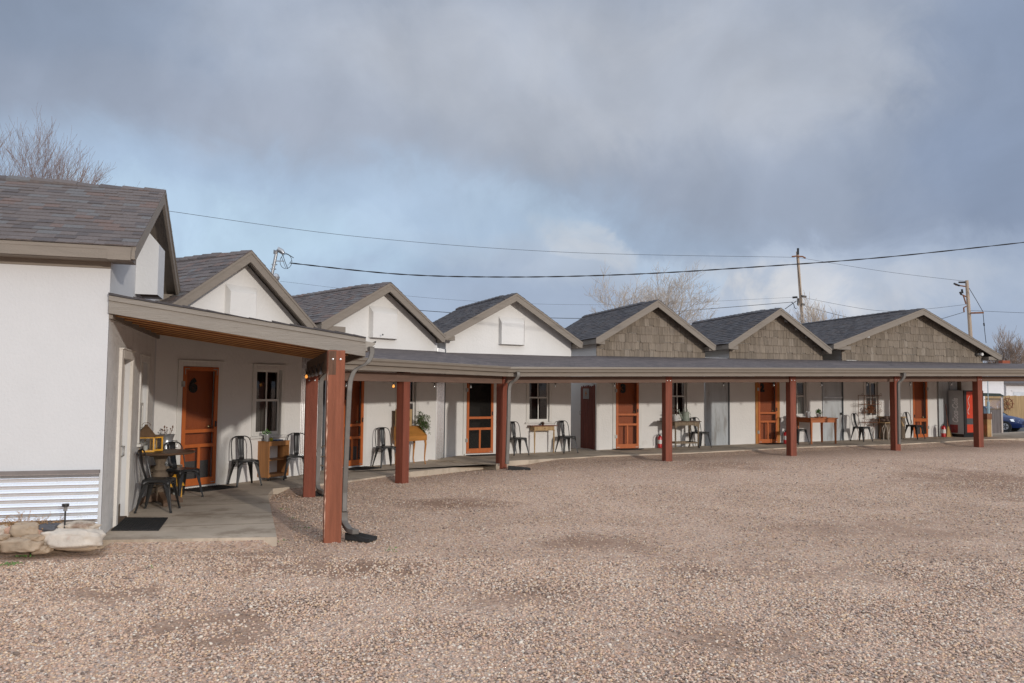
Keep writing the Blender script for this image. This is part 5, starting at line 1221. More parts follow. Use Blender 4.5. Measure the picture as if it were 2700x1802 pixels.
# narrow drawer table (cabin four)
pl = floor_at(1409.8, 1196.5); rz = W4.a - .03; t = thing('side_table', 'narrow side table with red-brown top and pale turned legs under the window', 'table', tuple(pl), rz); w, d, h = .60, .36, .735
mb = MB(); mb.box(-.09, w + .09, -.04, d + .04, h - .02, h); mb.build('tabletop', mahog, t, bevel=.006)
mb = MB(); mb.box(-.01, w + .01, .0, d, h - .135, h - .02); mb.build('apron', palepine, t, bevel=.002)
mb = MB(); mb.box(.07, w - .07, -.008, 0, h - .12, h - .035); dr_ = mb.build('drawer', palepine, t); mb = MB(); mb.lathe([(0, 0), (.012, .01), (.01, .02), (0, .022)], n=10); mb.v = [(w / 2 + v[0], -.008 - v[2], h - .078 + v[1]) for v in mb.v]; mb.build('knob', mahog, dr_)
for x in (0, w):
    for y in (.01, d - .01): mb = MB(); mb.lathe([(0, 0), (.012, 0), (.016, .05), (.013, .09), (.019, .12), (.016, .14), (.024, .50), (.017, .56), (.026, .60), (.026, .62), (0, .62)], (x, y, 0), n=12); mb.build('leg', palepine, t, smooth=True)
o = thing('pine_cone', 'small dark pine cone on the narrow side table', 'ornament', tuple(onbox(t, .33, .14, h + .001))); mb = MB(); R = random.Random(4); mb.lathe([(0, 0), (.03, .01), (.042, .035), (.03, .08), (0, .10)], n=9); mb.build('cone', M_('cone_brown', (.06, .03, .02), .9, .4, 40), o); mb = MB()
for k in range(40): a = R.uniform(0, 6.28); z = R.uniform(.01, .09); r = .04 * math.sin(math.pi * (z + .01) / .11) + .006; c = Vector((r * math.cos(a), r * math.sin(a), z)); mb.add([c, c + Vector((math.cos(a) * .014, math.sin(a) * .014, .012)), c + Vector((-math.sin(a) * .012, math.cos(a) * .012, .004))], [(0, 1, 2)])
mb.build('scales', M_('cone_scale', (.10, .055, .035), .9), o)
ps = floor_at(1389, 1192.5); o = thing('log_slice', 'pale round slice of log on the floor left of the side table', 'log slice', tuple(ps)); mb = MB(); mb.lathe([(0, 0), (.15, 0), (.155, .035), (.15, .07), (0, .07)], n=20); mb.build('bark', M_('straw_bark', (.38, .27, .16), .9, .3, 12, .4, 20), o); mb = MB(); mb.lathe([(0, .071), (.135, .071), (.135, .073), (0, .073)], n=20); mb.build('cut_face', palepine, o)

def extinguisher(X, Y, label, h=.42, hose=True, W=W3):
    p = floor_at(X, Y); t = thing('fire_extinguisher', label, 'fire extinguisher', tuple(p), W.a, 'red fire extinguishers on the porch floor'); r = h * .15
    mb = MB(); mb.lathe([(0, .01), (r * .8, 0), (r, .015), (r, h * .68), (r * .8, h * .77), (r * .35, h * .82), (0, h * .82)], n=20); mb.build('cylinder', redmetal, t, smooth=True)
    mb = MB(); mb.lathe([(r * 1.012, h * .28), (r * 1.012, h * .55)], n=20); mb.f = mb.f[:20]; mb.r = mb.r[:20]; mb.uv = mb.uv[:20]; mb.build('label_band', whitelabel, t, smooth=True)
    mb = MB(); mb.box(-.018, .018, -.018, .018, h * .82, h * .88); mb.box(-.02, .09, -.01, .01, h * .9, h * .92); mb.box(-.02, .08, -.01, .01, h * .95, h * .97); mb.lathe([(0, 0), (.012, 0), (.012, .02)], (0, -.02, h * .85), n=8); mb.build('valve_handle', blackm, t)
    if hose: mb = MB(); mb.tube(smooth_path([(-.01, 0, h * .86), (-.06, -.01, h * .88), (-r - .055, -.01, h * .72), (-r - .06, 0, h * .4), (-r - .05, 0, h * .2)], 5), .010, 8); mb.build('hose', blackm, t, smooth=True)
    return t
extinguisher(1384, 1194, 'small red fire extinguisher between the downspout chair and the log slice', .36, W=W4)
extinguisher(1740, 1181.5, 'red fire extinguisher with black hose and white label left of the middle post', .42)
extinguisher(2072, 1171, 'red fire extinguisher right of door 2, half hidden by a post', .44)
extinguisher(2488, 1153, 'large red fire extinguisher with the broom beside the vending machine', .46)

# twisted-leg table with pot and watering can (cabin three)
pr = floor_at(1842.4, 1182); t = thing('twisted_leg_table', 'worn olive table with barley-twist legs and low stretchers behind the middle post', 'table', tuple(W3.pt(W3.uof(pr) - .76, pr.z, (pr - W3.P).dot(W3.n))), W3.a); w, d, h = .76, .46, .76
mb = MB(); mb.box(-.30, w + .07, -.05, d + .05, h - .02, h); mb.build('tabletop', darktop, t, bevel=.006)
mb = MB(); mb.prism([(-.02, h - .02), (-.02, h - .20), (.06, h - .15), (.18, h - .12), (w - .18, h - .12), (w - .06, h - .15), (w + .02, h - .20), (w + .02, h - .02)], -.01, .012); mb.box(-.02, w + .02, d - .01, d + .01, h - .13, h - .021); mb.box(-.02, .0, .013, d - .011, h - .13, h - .021); mb.box(w, w + .02, .013, d - .011, h - .13, h - .021); mb.build('apron', oldgreen, t)
for x in (0.01, w - .01):
    for y in (.01, d - .01):
        mb = MB(); vs = []; N_ = 40
        for k in range(N_ + 1):
            z = .02 + (h - .15) * k / N_
            for j in range(10): a = 2 * math.pi * j / 10 + z * 42; rr = .021 + .006 * math.cos(3 * (2 * math.pi * j / 10)) if .2 < k / N_ < .9 else .023; vs.append((x + rr * math.cos(a), y + rr * math.sin(a), z))
        mb.add(vs, [(k * 10 + j, k * 10 + (j + 1) % 10, k * 10 + 10 + (j + 1) % 10, k * 10 + 10 + j) for k in range(N_) for j in range(10)]); mb.build('leg', oldgreen, t, smooth=True)
mb = MB(); mb.box(.02, w - .02, .0, .03, .13, .17); mb.box(.02, w - .02, d - .03, d, .13, .17); mb.box(-.005, .02, .03, d - .03, .13, .17); mb.box(w - .02, w + .005, .03, d - .03, .13, .17); mb.build('stretcher', oldgreen, t)
ct = t
pot('flower_pot', 'white flower pot with dark dried stems on the twisted-leg table', onbox(t, .10, .15, h + .001), .095, .16, M_('white_glaze', (.6, .6, .58), .4), M_('dark_dried_stem', (.08, .04, .025), .9), n=26, ph=.32, spread=1.0)
wc = thing('watering_can', 'grey-green metal watering can with long spout on the twisted-leg table', 'watering can', tuple(onbox(t, .42, .15, h + .001)), W3.a)
mb = MB(); mb.lathe([(0, 0), (.115, 0), (.118, .02), (.11, .12), (.108, .25), (.112, .26), (.10, .26), (0, .255)], n=24); mb.build('body', greencan, wc, smooth=True)
mb = MB(); mb.tube([(-.09, 0, .05), (-.16, -.01, .15), (-.24, -.02, .31)], [.03, .024, .016], 10); mb.lathe([(0, 0), (.04, .0), (.045, .012), (0, .014)], (-.245, -.02, .32), n=12); mb.build('spout', greencan, wc, smooth=True)
mb = MB(); mb.tube(smooth_path([(-.07, 0, .255), (-.06, 0, .33), (0, 0, .37), (.06, 0, .33), (.07, 0, .255)], 4), .008, 8); mb.tube(smooth_path([(.10, 0, .22), (.17, 0, .19), (.16, 0, .09), (.11, 0, .06)], 4), .008, 8); mb.build('handle', greencan, wc, smooth=True)

# long orange-brown table (cabin two / the farthest window)
pr = floor_at(2206, 1170.5); t = thing('long_table', 'long orange-brown table with square tapered legs in front of the curtained window', 'table', tuple(W3.pt(W3.uof(pr) - .93, pr.z, (pr - W3.P).dot(W3.n))), W3.a); w, d, h = .93, .62, .77
mb = MB(); mb.box(-.04, w + .04, -.03, d + .03, h - .03, h); mb.build('tabletop', teak, t, bevel=.006)
mb = MB(); mb.box(.0, w, .0, .02, h - .14, h - .03); mb.box(.0, w, d - .02, d, h - .14, h - .03); mb.box(0, .02, .02, d - .02, h - .14, h - .03); mb.box(w - .02, w, .02, d - .02, h - .14, h - .03); mb.build('apron', teak, t)
for x in (0.02, w - .02):
    for y in (.02, d - .02):
        mb = MB(); a, b = .030, .018; mb.add([(x - b, y - b, 0), (x + b, y - b, 0), (x + b, y + b, 0), (x - b, y + b, 0), (x - a, y - a, h - .031), (x + a, y - a, h - .031), (x + a, y + a, h - .031), (x - a, y + a, h - .031)], [(3, 2, 1, 0), (4, 5, 6, 7), (0, 1, 5, 4), (1, 2, 6, 5), (2, 3, 7, 6), (3, 0, 4, 7)]); mb.build('leg', teak, t)
tr_ = thing('wooden_tray', 'thin wooden tray under the leafy plant on the long orange-brown table', 'tray', tuple(onbox(t, .55, .25, h + .001)), W3.a); mb = MB(); mb.box(-.13, .17, -.10, .10, 0, .012); mb.box(-.13, .17, -.10, -.09, .012, .025); mb.box(-.13, .17, .09, .10, .012, .025); mb.build('board', teak, tr_)
pot('potted_plant', 'leafy green plant in a white pot on the long orange-brown table', onbox(t, .50, .25, h + .015), .075, .09, M_('white_pot', (.6, .6, .57), .5), leafm2, n=120, ph=.16, spread=1.35, cat='plant')
pot('tin_planter', 'empty galvanised tin planter with wire handle on the long orange-brown table', onbox(t, .10, .25, h + .001), .075, .17, galv)

# rusty wrought iron stand
pl = floor_at(2281, 1162); t = thing('iron_plant_stand', 'rusty scrolled iron plant stand in front of the farthest window', 'plant stand', tuple(pl), W3.a); W_ = .58; d = .26
def spiral(c, r, turns, a0, sgn, n=18): return [(c[0] + r * (1 - k / n) * math.cos(a0 + sgn * turns * 6.283 * k / n), c[1], c[2] + r * (1 - k / n) * math.sin(a0 + sgn * turns * 6.283 * k / n)) for k in range(n)]
mb = MB()
for y in (0, d):
    for x in (0, W_): mb.tube([(x, y, .52), (x, y, 1.42)], .008, 5)
for x in (0, W_):
    for y in (0, d): mb.tube(smooth_path([(x, y, .52), (x + (.05 if x else -.05), y, .36), (x, y, .18), (x + (.04 if x else -.04), y, 0)], 4), .008, 5)
mb.build('frame', rust, t)
for z in (.55, .86, 1.12, 1.40):
    mb = MB(); mb.tube([(-.07, 0, z), (W_ + .07, 0, z)], .007, 5); mb.tube([(0, d, z), (W_, d, z)], .006, 5); mb.tube([(0, 0, z), (0, d, z)], .006, 5); mb.tube([(W_, 0, z), (W_, d, z)], .006, 5)
    for k in range(6): x = W_ * (k + .5) / 6; mb.tube([(x, 0, z), (x, d, z)], .004, 4)
    mb.build('shelf', rust, t)
mb = MB()
for z in (.62, .93, 1.19):
    for k in range(7): x = W_ * (k + .5) / 7; mb.tube([(x + .04 * math.cos(a / 10 * 6.283), 0, z + .04 * math.sin(a / 10 * 6.283)) for a in range(11)], .004, 4, False)
for z in (.60, .92, 1.16, 1.42):
    mb.tube(spiral((-.075, 0, z), .055, 1.3, 0, 1), .005, 4); mb.tube(spiral((W_ + .085, 0, z), .06, 1.3, 3.14, -1), .006, 4)
mb.tube([(W_ + .03, 0, .86), (W_ + .06, 0, 1.0), (W_ + .12, 0, 1.12)], .006, 4); mb.tube([(0, 0, .52), (W_ * .5, 0, .42), (W_, 0, .52)], .005, 4)
mb.build('scrollwork', rust, t)
pot('rusty_planter', 'rusty basket of dry reddish plants on the iron stand shelf', onbox(t, .36, .12, .865), .09, .08, rust, M_('dry_red_plant', (.30, .12, .05), .9, .3, 20), n=90, ph=.16, cat='plant')

# small branch-legged table with stones, and the grey cabinet
pl = floor_at(2336, 1160.5); t = thing('branch_table', 'little rustic table on pale forked branch legs, left of the far downspout post', 'table', tuple(pl), W3.a)
mb = MB(); mb.box(-.17, .26, -.14, .16, .53, .555); mb.build('tabletop', palepine, t)
for x, y, q in ((0, -.1, .12), (0, .1, -.1), (.18, .1, .06)): mb = MB(); mb.tube([(x, y, 0), (x + .01, y, .18), (x - .04, y, .36), (x - q, y, .53)], [.016, .014, .012, .010], 6); mb.tube([(x + .01, y, .18), (x + .06, y, .34), (x + .10, y, .53)], [.013, .011, .009], 6); mb.build('branch_leg', bark_l, t)
o = thing('stone_pile', 'brown lump of stones and bark on the branch-legged table', 'stones', tuple(onbox(t, .04, 0, .556))); 
for k in range(5):
    mb = MB(); R = random.Random(k); mb.lathe([(0, -.06), (.06, -.03), (.08, .02), (.05, .07), (0, .08)], n=7); c = ((-.1 + k * .065), R.uniform(-.04, .04), .06 + (k % 2) * .07); mb.v = [(v[0] * R.uniform(.85, 1.2) + c[0], v[1] + c[1], v[2] * .9 + c[2]) for v in mb.v]; mb.build('stone', M_('dark_stone', (.13, .09, .07), .9, .3, 20) if k == 0 else bpy.data.materials['dark_stone'], o)
pl = floor_at(2372, 1158.5); t = thing('grey_cabinet', 'tall grey weathered wooden cabinet with a diagonal brace right of the far downspout', 'cabinet', tuple(W3.pt(W3.uof(pl) - .52, pl.z, (pl - W3.P).dot(W3.n))), W3.a)
mb = MB(); w = .76; mb.box(0, w, 0, .36, .02, .68)
mb.build('body', greywood, t, bevel=.003)
mb = MB(); mb.box(-.02, w + .02, -.03, .38, .68, .715); mb.build('top_board', palepine, t); mb = MB(); mb.add([(w - .26, -.012, .64), (w - .20, -.012, .66), (w - .04, -.012, .42), (w - .10, -.012, .40), (w - .26, -.001, .64), (w - .20, -.001, .66), (w - .04, -.001, .42), (w - .10, -.001, .40)], [(0, 1, 2, 3), (0, 4, 5, 1), (1, 5, 6, 2), (2, 6, 7, 3)]); mb.build('brace', palepine, t)
mb = MB(); [mb.box(x, x + .006, -.003, .0, .04, .66) for x in (w * .33, w * .66)]; mb.build('board_seam', soil, t)

# broom
pb = floor_at(2501, 1152.3); hp = W3.pt(W3.u(2491, 1053), W3.uz(2491, 1053)[1], .02); t = thing('broom', 'straw broom with a long red-brown handle leaning on the wall by the vending machine', 'broom', tuple(pb), W3.a)
lt = local(t, hp); m1 = Vector((0, 0, .33)) ; m1 = Vector((lt.x * .2, lt.y * .2, .34)); mb = MB(); mb.tube([m1, lt], .012, 8); mb.build('handle', M_('broom_handle', (.32, .10, .05), .5), t)
mb = MB(); mb.add([m1 + Vector((-.025, -.02, 0)), m1 + Vector((.025, -.02, 0)), m1 + Vector((.025, .02, 0)), m1 + Vector((-.025, .02, 0)), (-.10, -.03, 0), (.15, -.03, 0), (.15, .03, 0), (-.10, .03, 0)], [(0, 1, 2, 3), (0, 4, 5, 1), (1, 5, 6, 2), (2, 6, 7, 3), (3, 7, 4, 0), (7, 6, 5, 4)]); mb.build('bristles', straw, t)

# vending machine
vo = .70; pv = W3.pt(W3.u(2544, 1150, vo), 0, vo); pv.z = SL(pv.x, pv.y); vu = W3.uof(pv); t = thing('vending_machine', 'tall grey-sided soft drink vending machine with black and red front', 'vending machine', tuple(W3.pt(vu, pv.z, vo)), W3.a)
vh = 1.8 - (1030 - 1035) / 2100 * pv.y - pv.z; vd = .60; vw = .86
mb = MB(); mb.box(0, vw, .03, vd, .10, vh); mb.build('body', vgrey, t, bevel=.01)
mb = MB(); mb.box(.02, vw - .02, .05, vd - .02, 0, .10); mb.build('plinth', vblack, t)
mb = MB(); mb.box(.0, .11, .0, .03, .10, vh); mb.box(.11, vw, .0, .03, vh - .04, vh); mb.box(.11, vw, 0, .03, .10, .16); mb.box(vw - .05, vw, 0, .03, .16, vh - .04); mb.build('front_frame', vblack, t)
mb = MB(); mb.box(.11, .52, .004, .03, .62, vh - .04); pf = mb.build('front_panel', vred, t); mb = MB(); mb.tube(smooth_path([(.20, .001, .75), (.15, .001, .85), (.22, .001, 1.0), (.17, .001, 1.2), (.24, .001, 1.35)], 6), .012, 6); mb.build('white_swirl', whitelabel, pf)
mb = MB(); mb.box(.11, .52, .006, .03, .42, .62); mb.build('delivery_hatch', M_('hatch_grey', (.08, .085, .09), .4), t); mb = MB(); mb.box(.11, vw - .05, .003, .03, .16, .42); mb.build('lower_panel', vred, t)
mb = MB(); mb.box(.52, vw - .05, .008, .03, .42, vh - .04); sp_ = mb.build('selector_panel', M_('panel_dark', (.035, .05, .045), .4), t)
for k, (z, m) in enumerate(((1.30, vred), (1.16, whitelabel), (1.05, galv), (.94, vred), (.84, galv), (.75, galv), (.66, galv))): mb = MB(); mb.box(.55, .78, -.002, .0075, z - .035, z + .03); mb.build('button', m, sp_)
M = Matrix.Translation((-.004, vd * .55, .86)) @ Matrix.Rotation(-math.pi / 2, 4, 'Z') @ RX90 @ Matrix.Rotation(math.pi / 2, 4, 'Z')
text_mesh('Coca-Cola', .30, .001, letter, M, 'lettering', t, shear=.35, bold=.010, sx=.62)
mb = MB(); R = random.Random(6)
mb.box(-.003, .001, vd * .42, vd * .93, .13, .40); mb.build('red_decal', M_('faded_red', (.33, .05, .05), .6, .3, 4, dirt=((.25, .20, .21), 6, .55, .8)), t)
# sheets of metal and wood leaning on the wall above and behind the machine
t = thing('leaning_sheets', 'grey metal sheets and a brown board standing behind the vending machine', 'sheets', tuple(W3.pt(vu - .35, SL(*W3.pt(vu).to_2d()), .03)), W3.a)
mb = MB(); mb.box(-.02, .42, -.03, -.01, 0, 2.15); mb.build('metal_sheet', galv_w, t); mb = MB(); mb.box(.45, .80, -.035, -.01, 0, 2.15); mb.build('metal_sheet', galv_w, t); mb = MB(); mb.box(.83, .97, -.05, -.01, 0, 2.2); mb.build('brown_board', greywood, t)
# wooden pillar crate and pipe at the end of the walk
pl = floor_at(2602, 1152); t = thing('wooden_pillar_box', 'waist-high tan wooden box with dark red edges at the end of the walk', 'box', tuple(pl), W3.a)
mb = MB(); mb.box(-.09, .10, -.1, .12, 0, .57); mb.build('box', M_('tan_board', (.42, .27, .12), .7, .25, 4, .2, 20, dirt=((.34, .11, .05), 5, .56, .7)), t, bevel=.004); mb = MB(); mb.box(-.10, .11, -.11, .13, .57, .76); mb.build('upper_box', M_('rust_board', (.24, .11, .06), .7, .3, 4), t)
mb = MB(); mb.tube([(.17, -.04, 0), (.17, -.04, .8)], .014, 8); pp = mb.build('white_pipe', whitelabel, None); pp.location = pl; pp.rotation_euler = (0, 0, W3.a); tag(pp, 'thin white pipe standing right of the tan wooden box', 'pipe')

# string lights under the beams
def bulbs(parent, name, label, a, b, n, lit=(), sag=.06, group='string lights under the porch beams'):
    a = Vector(a); b = Vector(b); t = thing(name, label, 'string lights', tuple(a), 0, group); pts = []
    for k in range(n * 4 + 1): f = k / (n * 4); p = a + (b - a) * f; p.z -= sag * (1 - math.cos(2 * math.pi * f * n)) / 2; pts.append(p - a)
    mb = MB(); mb.tube(pts, .005, 5); mb.build('cord', cablem, t)
    for k in range(n):
        p = pts[k * 4 + 2]; mb = MB(); mb.lathe([(0, 0), (.014, 0), (.013, -.04), (0, -.04)], (p.x, p.y, p.z), n=8); s = mb.build('socket', blackm, t)
        mb = MB(); mb.lathe([(0, -.04), (.012, -.045), (.024, -.07), (.022, -.09), (0, -.105)], (p.x, p.y, p.z), n=10); mb.build('bulb', bulbm if k in lit else clearbulb, s, smooth=True)
    return t
za = 2.03
a = P[1] - W1.d * .12 + L1.d * .35; b = P[0] - W1.d * .12 - L1.d * .1
bulbs(None, 'string_lights', 'string lights with one glowing amber bulb along the canopy header beam', vz3(a, 2.10), vz3(b, 2.08), 5, lit=(4,))
bulbs(None, 'string_lights', 'string lights with clear bulbs under the beam before the slant desk', vz3(L2.pt(.3, 0, -.12), 1.97), vz3(L2.pt(5.4, 0, -.12), 1.97), 4, lit=(1,), sag=.09)
bulbs(None, 'string_lights', 'string lights with unlit bulbs under the long beam past doors 3, 2 and 1', vz3(L3.pt(.6, 0, -.12), 1.99), vz3(L3.pt(14.8, 0, -.12), 2.19), 9, lit=(), sag=.08)

# ================================================================== stones, weeds and stake light by the nearest cabin
def rock(X0, X1, Y0, Y1, base_y, label, mat, depth=.22, seed=0, zb=None, flat=1.0):
    u_, _ = W1.uz((X0 + X1) / 2, base_y, depth + .16); dist = W1.pt(u_, 0, (zb or .36)).y
    a = atd(X0, Y1, dist); b = atd(X1, Y0, dist); w = b.x - a.x; h = b.z - a.z; c = (a + b) / 2; c.y += .0
    t = bpy.data.meshes.new('rock'); import bmesh; bm = bmesh.new(); bmesh.ops.create_icosphere(bm, subdivisions=4, radius=1); R = Vector((seed * 7.1, seed * 3.3, seed))
    for v in bm.verts:
        n = v.co.normalized(); s = 1 + .24 * mnoise.noise(n * 1.3 + R) + .15 * mnoise.noise(n * 2.7 + R) + .09 * abs(mnoise.noise(n * 5 + R)) + .04 * mnoise.noise(n * 11 + R)
        q = Vector((math.copysign(abs(n.x) ** .72, n.x), math.copysign(abs(n.y) ** .72, n.y), math.copysign(abs(n.z) ** .66, n.z))) * s
        v.co = Vector((q.x * w / 2, q.y * depth * .75, q.z * h / 2))
    bm.to_mesh(t); bm.free(); t.materials.append(mat)
    for p in t.polygons: p.use_smooth = True
    o = bpy.data.objects.new('border_rock', t); C.objects.link(o); o.location = c; tag(o, label, 'rock', 'stacked border rocks at the foot of the nearest cabin'); return o
z4 = lambda x, y: (x / 4.126, 1100 + y / 4.126)
def rk(x0, x1, y0, y1, label, mat, base=None, depth=.2, seed=0, zb=None):
    zb = .40 if y0 > 1260 or seed in (1,) else .27
    a = z4(x0, y0); b = z4(x1, y1); return rock(a[0], b[0], a[1], b[1], 1100 + (base or y1) / 4.126, label, mat, depth, seed, zb)
rk(465, 1095, 1225, 1418, 'largest cream-white border rock, long and low beside the cabin corner', rockm, 1400, .16, 1)
rk(630, 1065, 1145, 1240, 'long flat brown-and-white rock lying on top of the largest rock', M_('brown_white_rock', (.55, .47, .38), .9, .2, 5, .6, 12, dirt=((.22, .13, .09), 5, .5, .8)), 1400, .15, 2)
rk(400, 545, 1200, 1292, 'small pink rock left of the largest white rock', M_('pink_rock', (.52, .33, .25), .9, .2, 5, .5, 12), 1400, .10, 3)
rk(430, 640, 1160, 1235, 'flat dark slate-grey rock on top of the pile', rockm3, 1380, .14, 4)
rk(120, 428, 1155, 1305, 'upper tan blocky rock under the dry weeds', rockm2, 1400, .16, 5)
rk(20, 442, 1305, 1462, 'big tan rock at the bottom of the pile, hollow top', rockm2, 1440, .17, 6)
rk(258, 462, 1282, 1352, 'thin flat tan rock wedged between two big rocks', M_('mid_rock', (.40, .30, .21), .9, .2, 5, .5, 12), 1400, .12, 7)
rk(-40, 78, 1180, 1292, 'round pale rock at the left end, upper layer', rockm, 1400, .14, 8)
rk(68, 135, 1195, 1300, 'narrow upright pinkish rock near the left end', bpy.data.materials['pink_rock'], 1400, .08, 9)
rk(0, 92, 1278, 1340, 'small grey-pink rock in the middle of the left end', bpy.data.materials['mid_rock'], 1420, .09, 10)
rk(352, 555, 1393, 1484, 'grey pointed rock lying lowest in front of the pile', bpy.data.materials['mid_rock'], 1470, .12, 11)
rk(590, 1100, 1385, 1450, 'flat stone slab half buried in the gravel below the white rock', bpy.data.materials['mid_rock'], 1440, .10, 12)
rk(-60, 40, 1325, 1470, 'dark brown rock at the bottom left corner of the pile', M_('brown_rock', (.20, .14, .10), .9, .3, 5, .5, 12), 1450, .12, 13)
# soil bed + weeds behind the rocks
a = W1.pt(-3.6, 0, .02); b = W1.pt(-.05, 0, .02); c = W1.pt(-.12, 0, .20); d = W1.pt(-3.6, 0, .24)
mb = MB(); mb.slab([tuple(q.to_2d()) for q in (a, d, c, b)][::-1], -.10, .225); struct(mb.build('planting_bed_soil', soil))
mb = MB(); R = random.Random(21)
for k in range(1100):
    u = -R.uniform(0.35, 1.9) if R.random() < .8 else -R.uniform(.1, 3.0); q = W1.pt(u, .22, R.uniform(.08, .24)); L_ = R.uniform(.05, .17) * (1.0 if u < -.55 else .6); dr = Vector((R.uniform(-1, 1), R.uniform(-1, 1), R.uniform(.1, 1.2))).normalized(); pts = [q]
    for j in range(5): dr = (dr + Vector((R.uniform(-.5, .5), R.uniform(-.5, .5), -.18))).normalized(); pts.append(pts[-1] + dr * L_ / 4)
    mb.tube(pts, .0022, 3, False)
    for j in range(3): c = pts[R.randrange(1, 6)]; e_ = Vector((R.uniform(-1, 1), R.uniform(-1, 1), R.uniform(-1, 1))) * .010; f_ = Vector((R.uniform(-1, 1), R.uniform(-1, 1), R.uniform(-1, 1))) * .007; mb.add([c - e_, c + f_, c + e_, c - f_], [(0, 1, 2, 3)])
tag(mb.build('dry_weeds', dry, None), 'tangle of dry brown weeds growing behind the border rocks', 'weeds', kind='stuff')
# sparse green weeds on the gravel
mb = MB()
for X, Y, n in ((30, 1490, 60), (60, 1470, 30), (740, 1430, 12), (1035, 1455, 10), (1050, 1448, 8), (805, 1395, 14), (770, 1370, 12), (395, 1500, 6), (745, 1345, 8)):
    p = yard_at(X, Y)
    for k in range(n): c = p + Vector((R.gauss(0, .05), R.gauss(0, .04), .01)); e_ = Vector((R.uniform(-1, 1), R.uniform(-1, 1), R.uniform(.2, 1))).normalized() * R.uniform(.012, .03); s_ = e_.cross(Vector((R.uniform(-1, 1), R.uniform(-1, 1), .1))).normalized() * .006; mb.add([c, c + e_ * .5 + s_, c + e_, c + e_ * .5 - s_], [(0, 1, 2, 3)])
tag(mb.build('green_weeds', leafm2, None), 'few tiny green weeds sprouting in the gravel', 'weeds', kind='stuff')
sp0 = atd(171, 1378, W1.pt(-.75, 0, .2).y); t = thing('solar_stake_light', 'small black-capped solar stake light in front of the corrugated skirt', 'garden light', (sp0.x, sp0.y, .20))
zt = atd(171, 1329, sp0.y).z - .20
mb = MB(); mb.tube([(0, 0, 0), (0, 0, zt - .07)], .009, 8); mb.build('stake', blackm, t); mb = MB(); mb.tube([(0, 0, zt - .075), (0, 0, zt - .028)], .020, 12); mb.build('lens', clearbulb, t, smooth=True); mb = MB(); mb.tube([(0, 0, zt - .03), (0, 0, zt)], .036, 16); mb.build('cap', blackm, t)

# ================================================================== wires, poles, trees, far houses
mp = W5.pt(W5.uof((-6.2, 17.6)), 0); mast0 = atd(717, 725, 17.2); mast1 = atd(728.5, 668, 17.2)
t = thing('service_mast', 'leaning grey service mast with weatherhead and coiled wires behind the cabin roofs', 'mast', (mast0.x, mast0.y, mast0.z - 1.2))
mb = MB(); mb.tube([local(t, mast0 - (mast1 - mast0) * 2.4), local(t, mast1)], .034, 12); mb.build('pipe', galv, t, smooth=True)
mb = MB(); m = local(t, mast1); mb.tube([m + Vector((-.02, 0, -.02)), m + Vector((-.01, 0, .05)), m + Vector((.04, 0, .08)), m + Vector((.12, 0, .04)), m + Vector((.16, 0, -.01))], [.045, .055, .06, .055, .04], 12); mb.build('weatherhead', galv, t, smooth=True)
mb = MB(); ring_ = local(t, atd(754, 690, 17.2)); mb.tube([ring_ + Vector((.13 * math.cos(a / 14 * 6.283), 0, .16 * math.sin(a / 14 * 6.283))) for a in range(15)], .006, 5); mb.tube([m + Vector((.12, 0, .03)), m + Vector((.25, 0, -.02)), m + Vector((.38, 0, -.10))], .008, 5); mb.tube([m + Vector((.12, 0, .03)), m + Vector((.2, 0, -.2)), m + Vector((.26, 0, -.34))], .007, 5); mb.tube([ring_ + Vector((-.1, 0, .1)), ring_ + Vector((.0, .0, -.15)), ring_ + Vector((.12, 0, .02))], .006, 5); mb.build('wire_loops', cablem, t)
mb = MB(); [mb.box(-.05, .06, -.03, .03, 0, .02, T=Matrix.Translation(local(t, atd(X, Y, 17.2)))) for X, Y in ((723, 699), (720, 711))]; mb.box(0, .18, -.01, .01, 0, .02, T=Matrix.Translation(local(t, atd(727, 690, 17.2)))); mb.build('clamp', galv, t)
t = thing('roof_vent_cap', 'small grey domed vent cap on the roof below the service mast', 'vent', tuple(atd(727, 738, 17.0))); mb = MB(); mb.lathe([(.0, -.25), (.05, -.25), (.05, .0), (.075, 0), (.085, .06), (.05, .12), (0, .14)], n=14); mb.build('cap', galv, t, smooth=True)

def cable(name, label, pts, r=.012, twist=False, n=60, strands=1):
    """pts: (X, Y, distance) of points the wire passes through"""
    P_ = [atd(*p) for p in pts]; path = smooth_path(P_, n // (len(P_) - 1)); mb = MB(); c = path[0].copy()
    if twist:
        for s in range(2): mb.tube([p - c + Vector((0, math.cos(k * .30 + s * 3.14) * r * .6, math.sin(k * .30 + s * 3.14) * r * .6)) for k, p in enumerate(path)], r * .8, 5)
    else: mb.tube([p - c for p in path], r, 5)
    o = mb.build(name, cablem, None); o.location = c; tag(o, label, 'cable'); return o
cable('service_cable', 'thick twisted black cable sagging from the service mast across the whole sky', [(764, 694, 17.2), (1060, 724, 17.2), (1356, 731, 17.4), (1660, 724, 17.6), (1954, 707, 17.8), (2330, 679, 18), (2760, 633, 18.2)], .011, True, 360)
cable('power_line', 'thin wire from upper left to the top of the leaning middle pole', [(430, 555, 45), (950, 625, 52), (1500, 666, 58), (2096, 679, 65)], .013)
cable('power_line', 'thin wire between the tops of the two wooden poles', [(2108, 680, 65), (2330, 716, 62), (2545, 742, 60)], .011)
cable('power_line', 'thin slack wire low between the two wooden poles', [(2112, 784, 65), (2300, 818, 62), (2420, 817, 61), (2550, 803, 60)], .011)
cable('power_line', 'very thin wire crossing low over the white gables', [(738, 742, 60), (1180, 790, 62), (1610, 804, 64), (2104, 784, 65)], .008)
cable('power_line', 'dark twisted wire low above the roofs left of the middle pole', [(760, 780, 50), (1107, 819, 52), (1540, 840, 56), (1830, 818, 62), (2090, 797, 65)], .020)
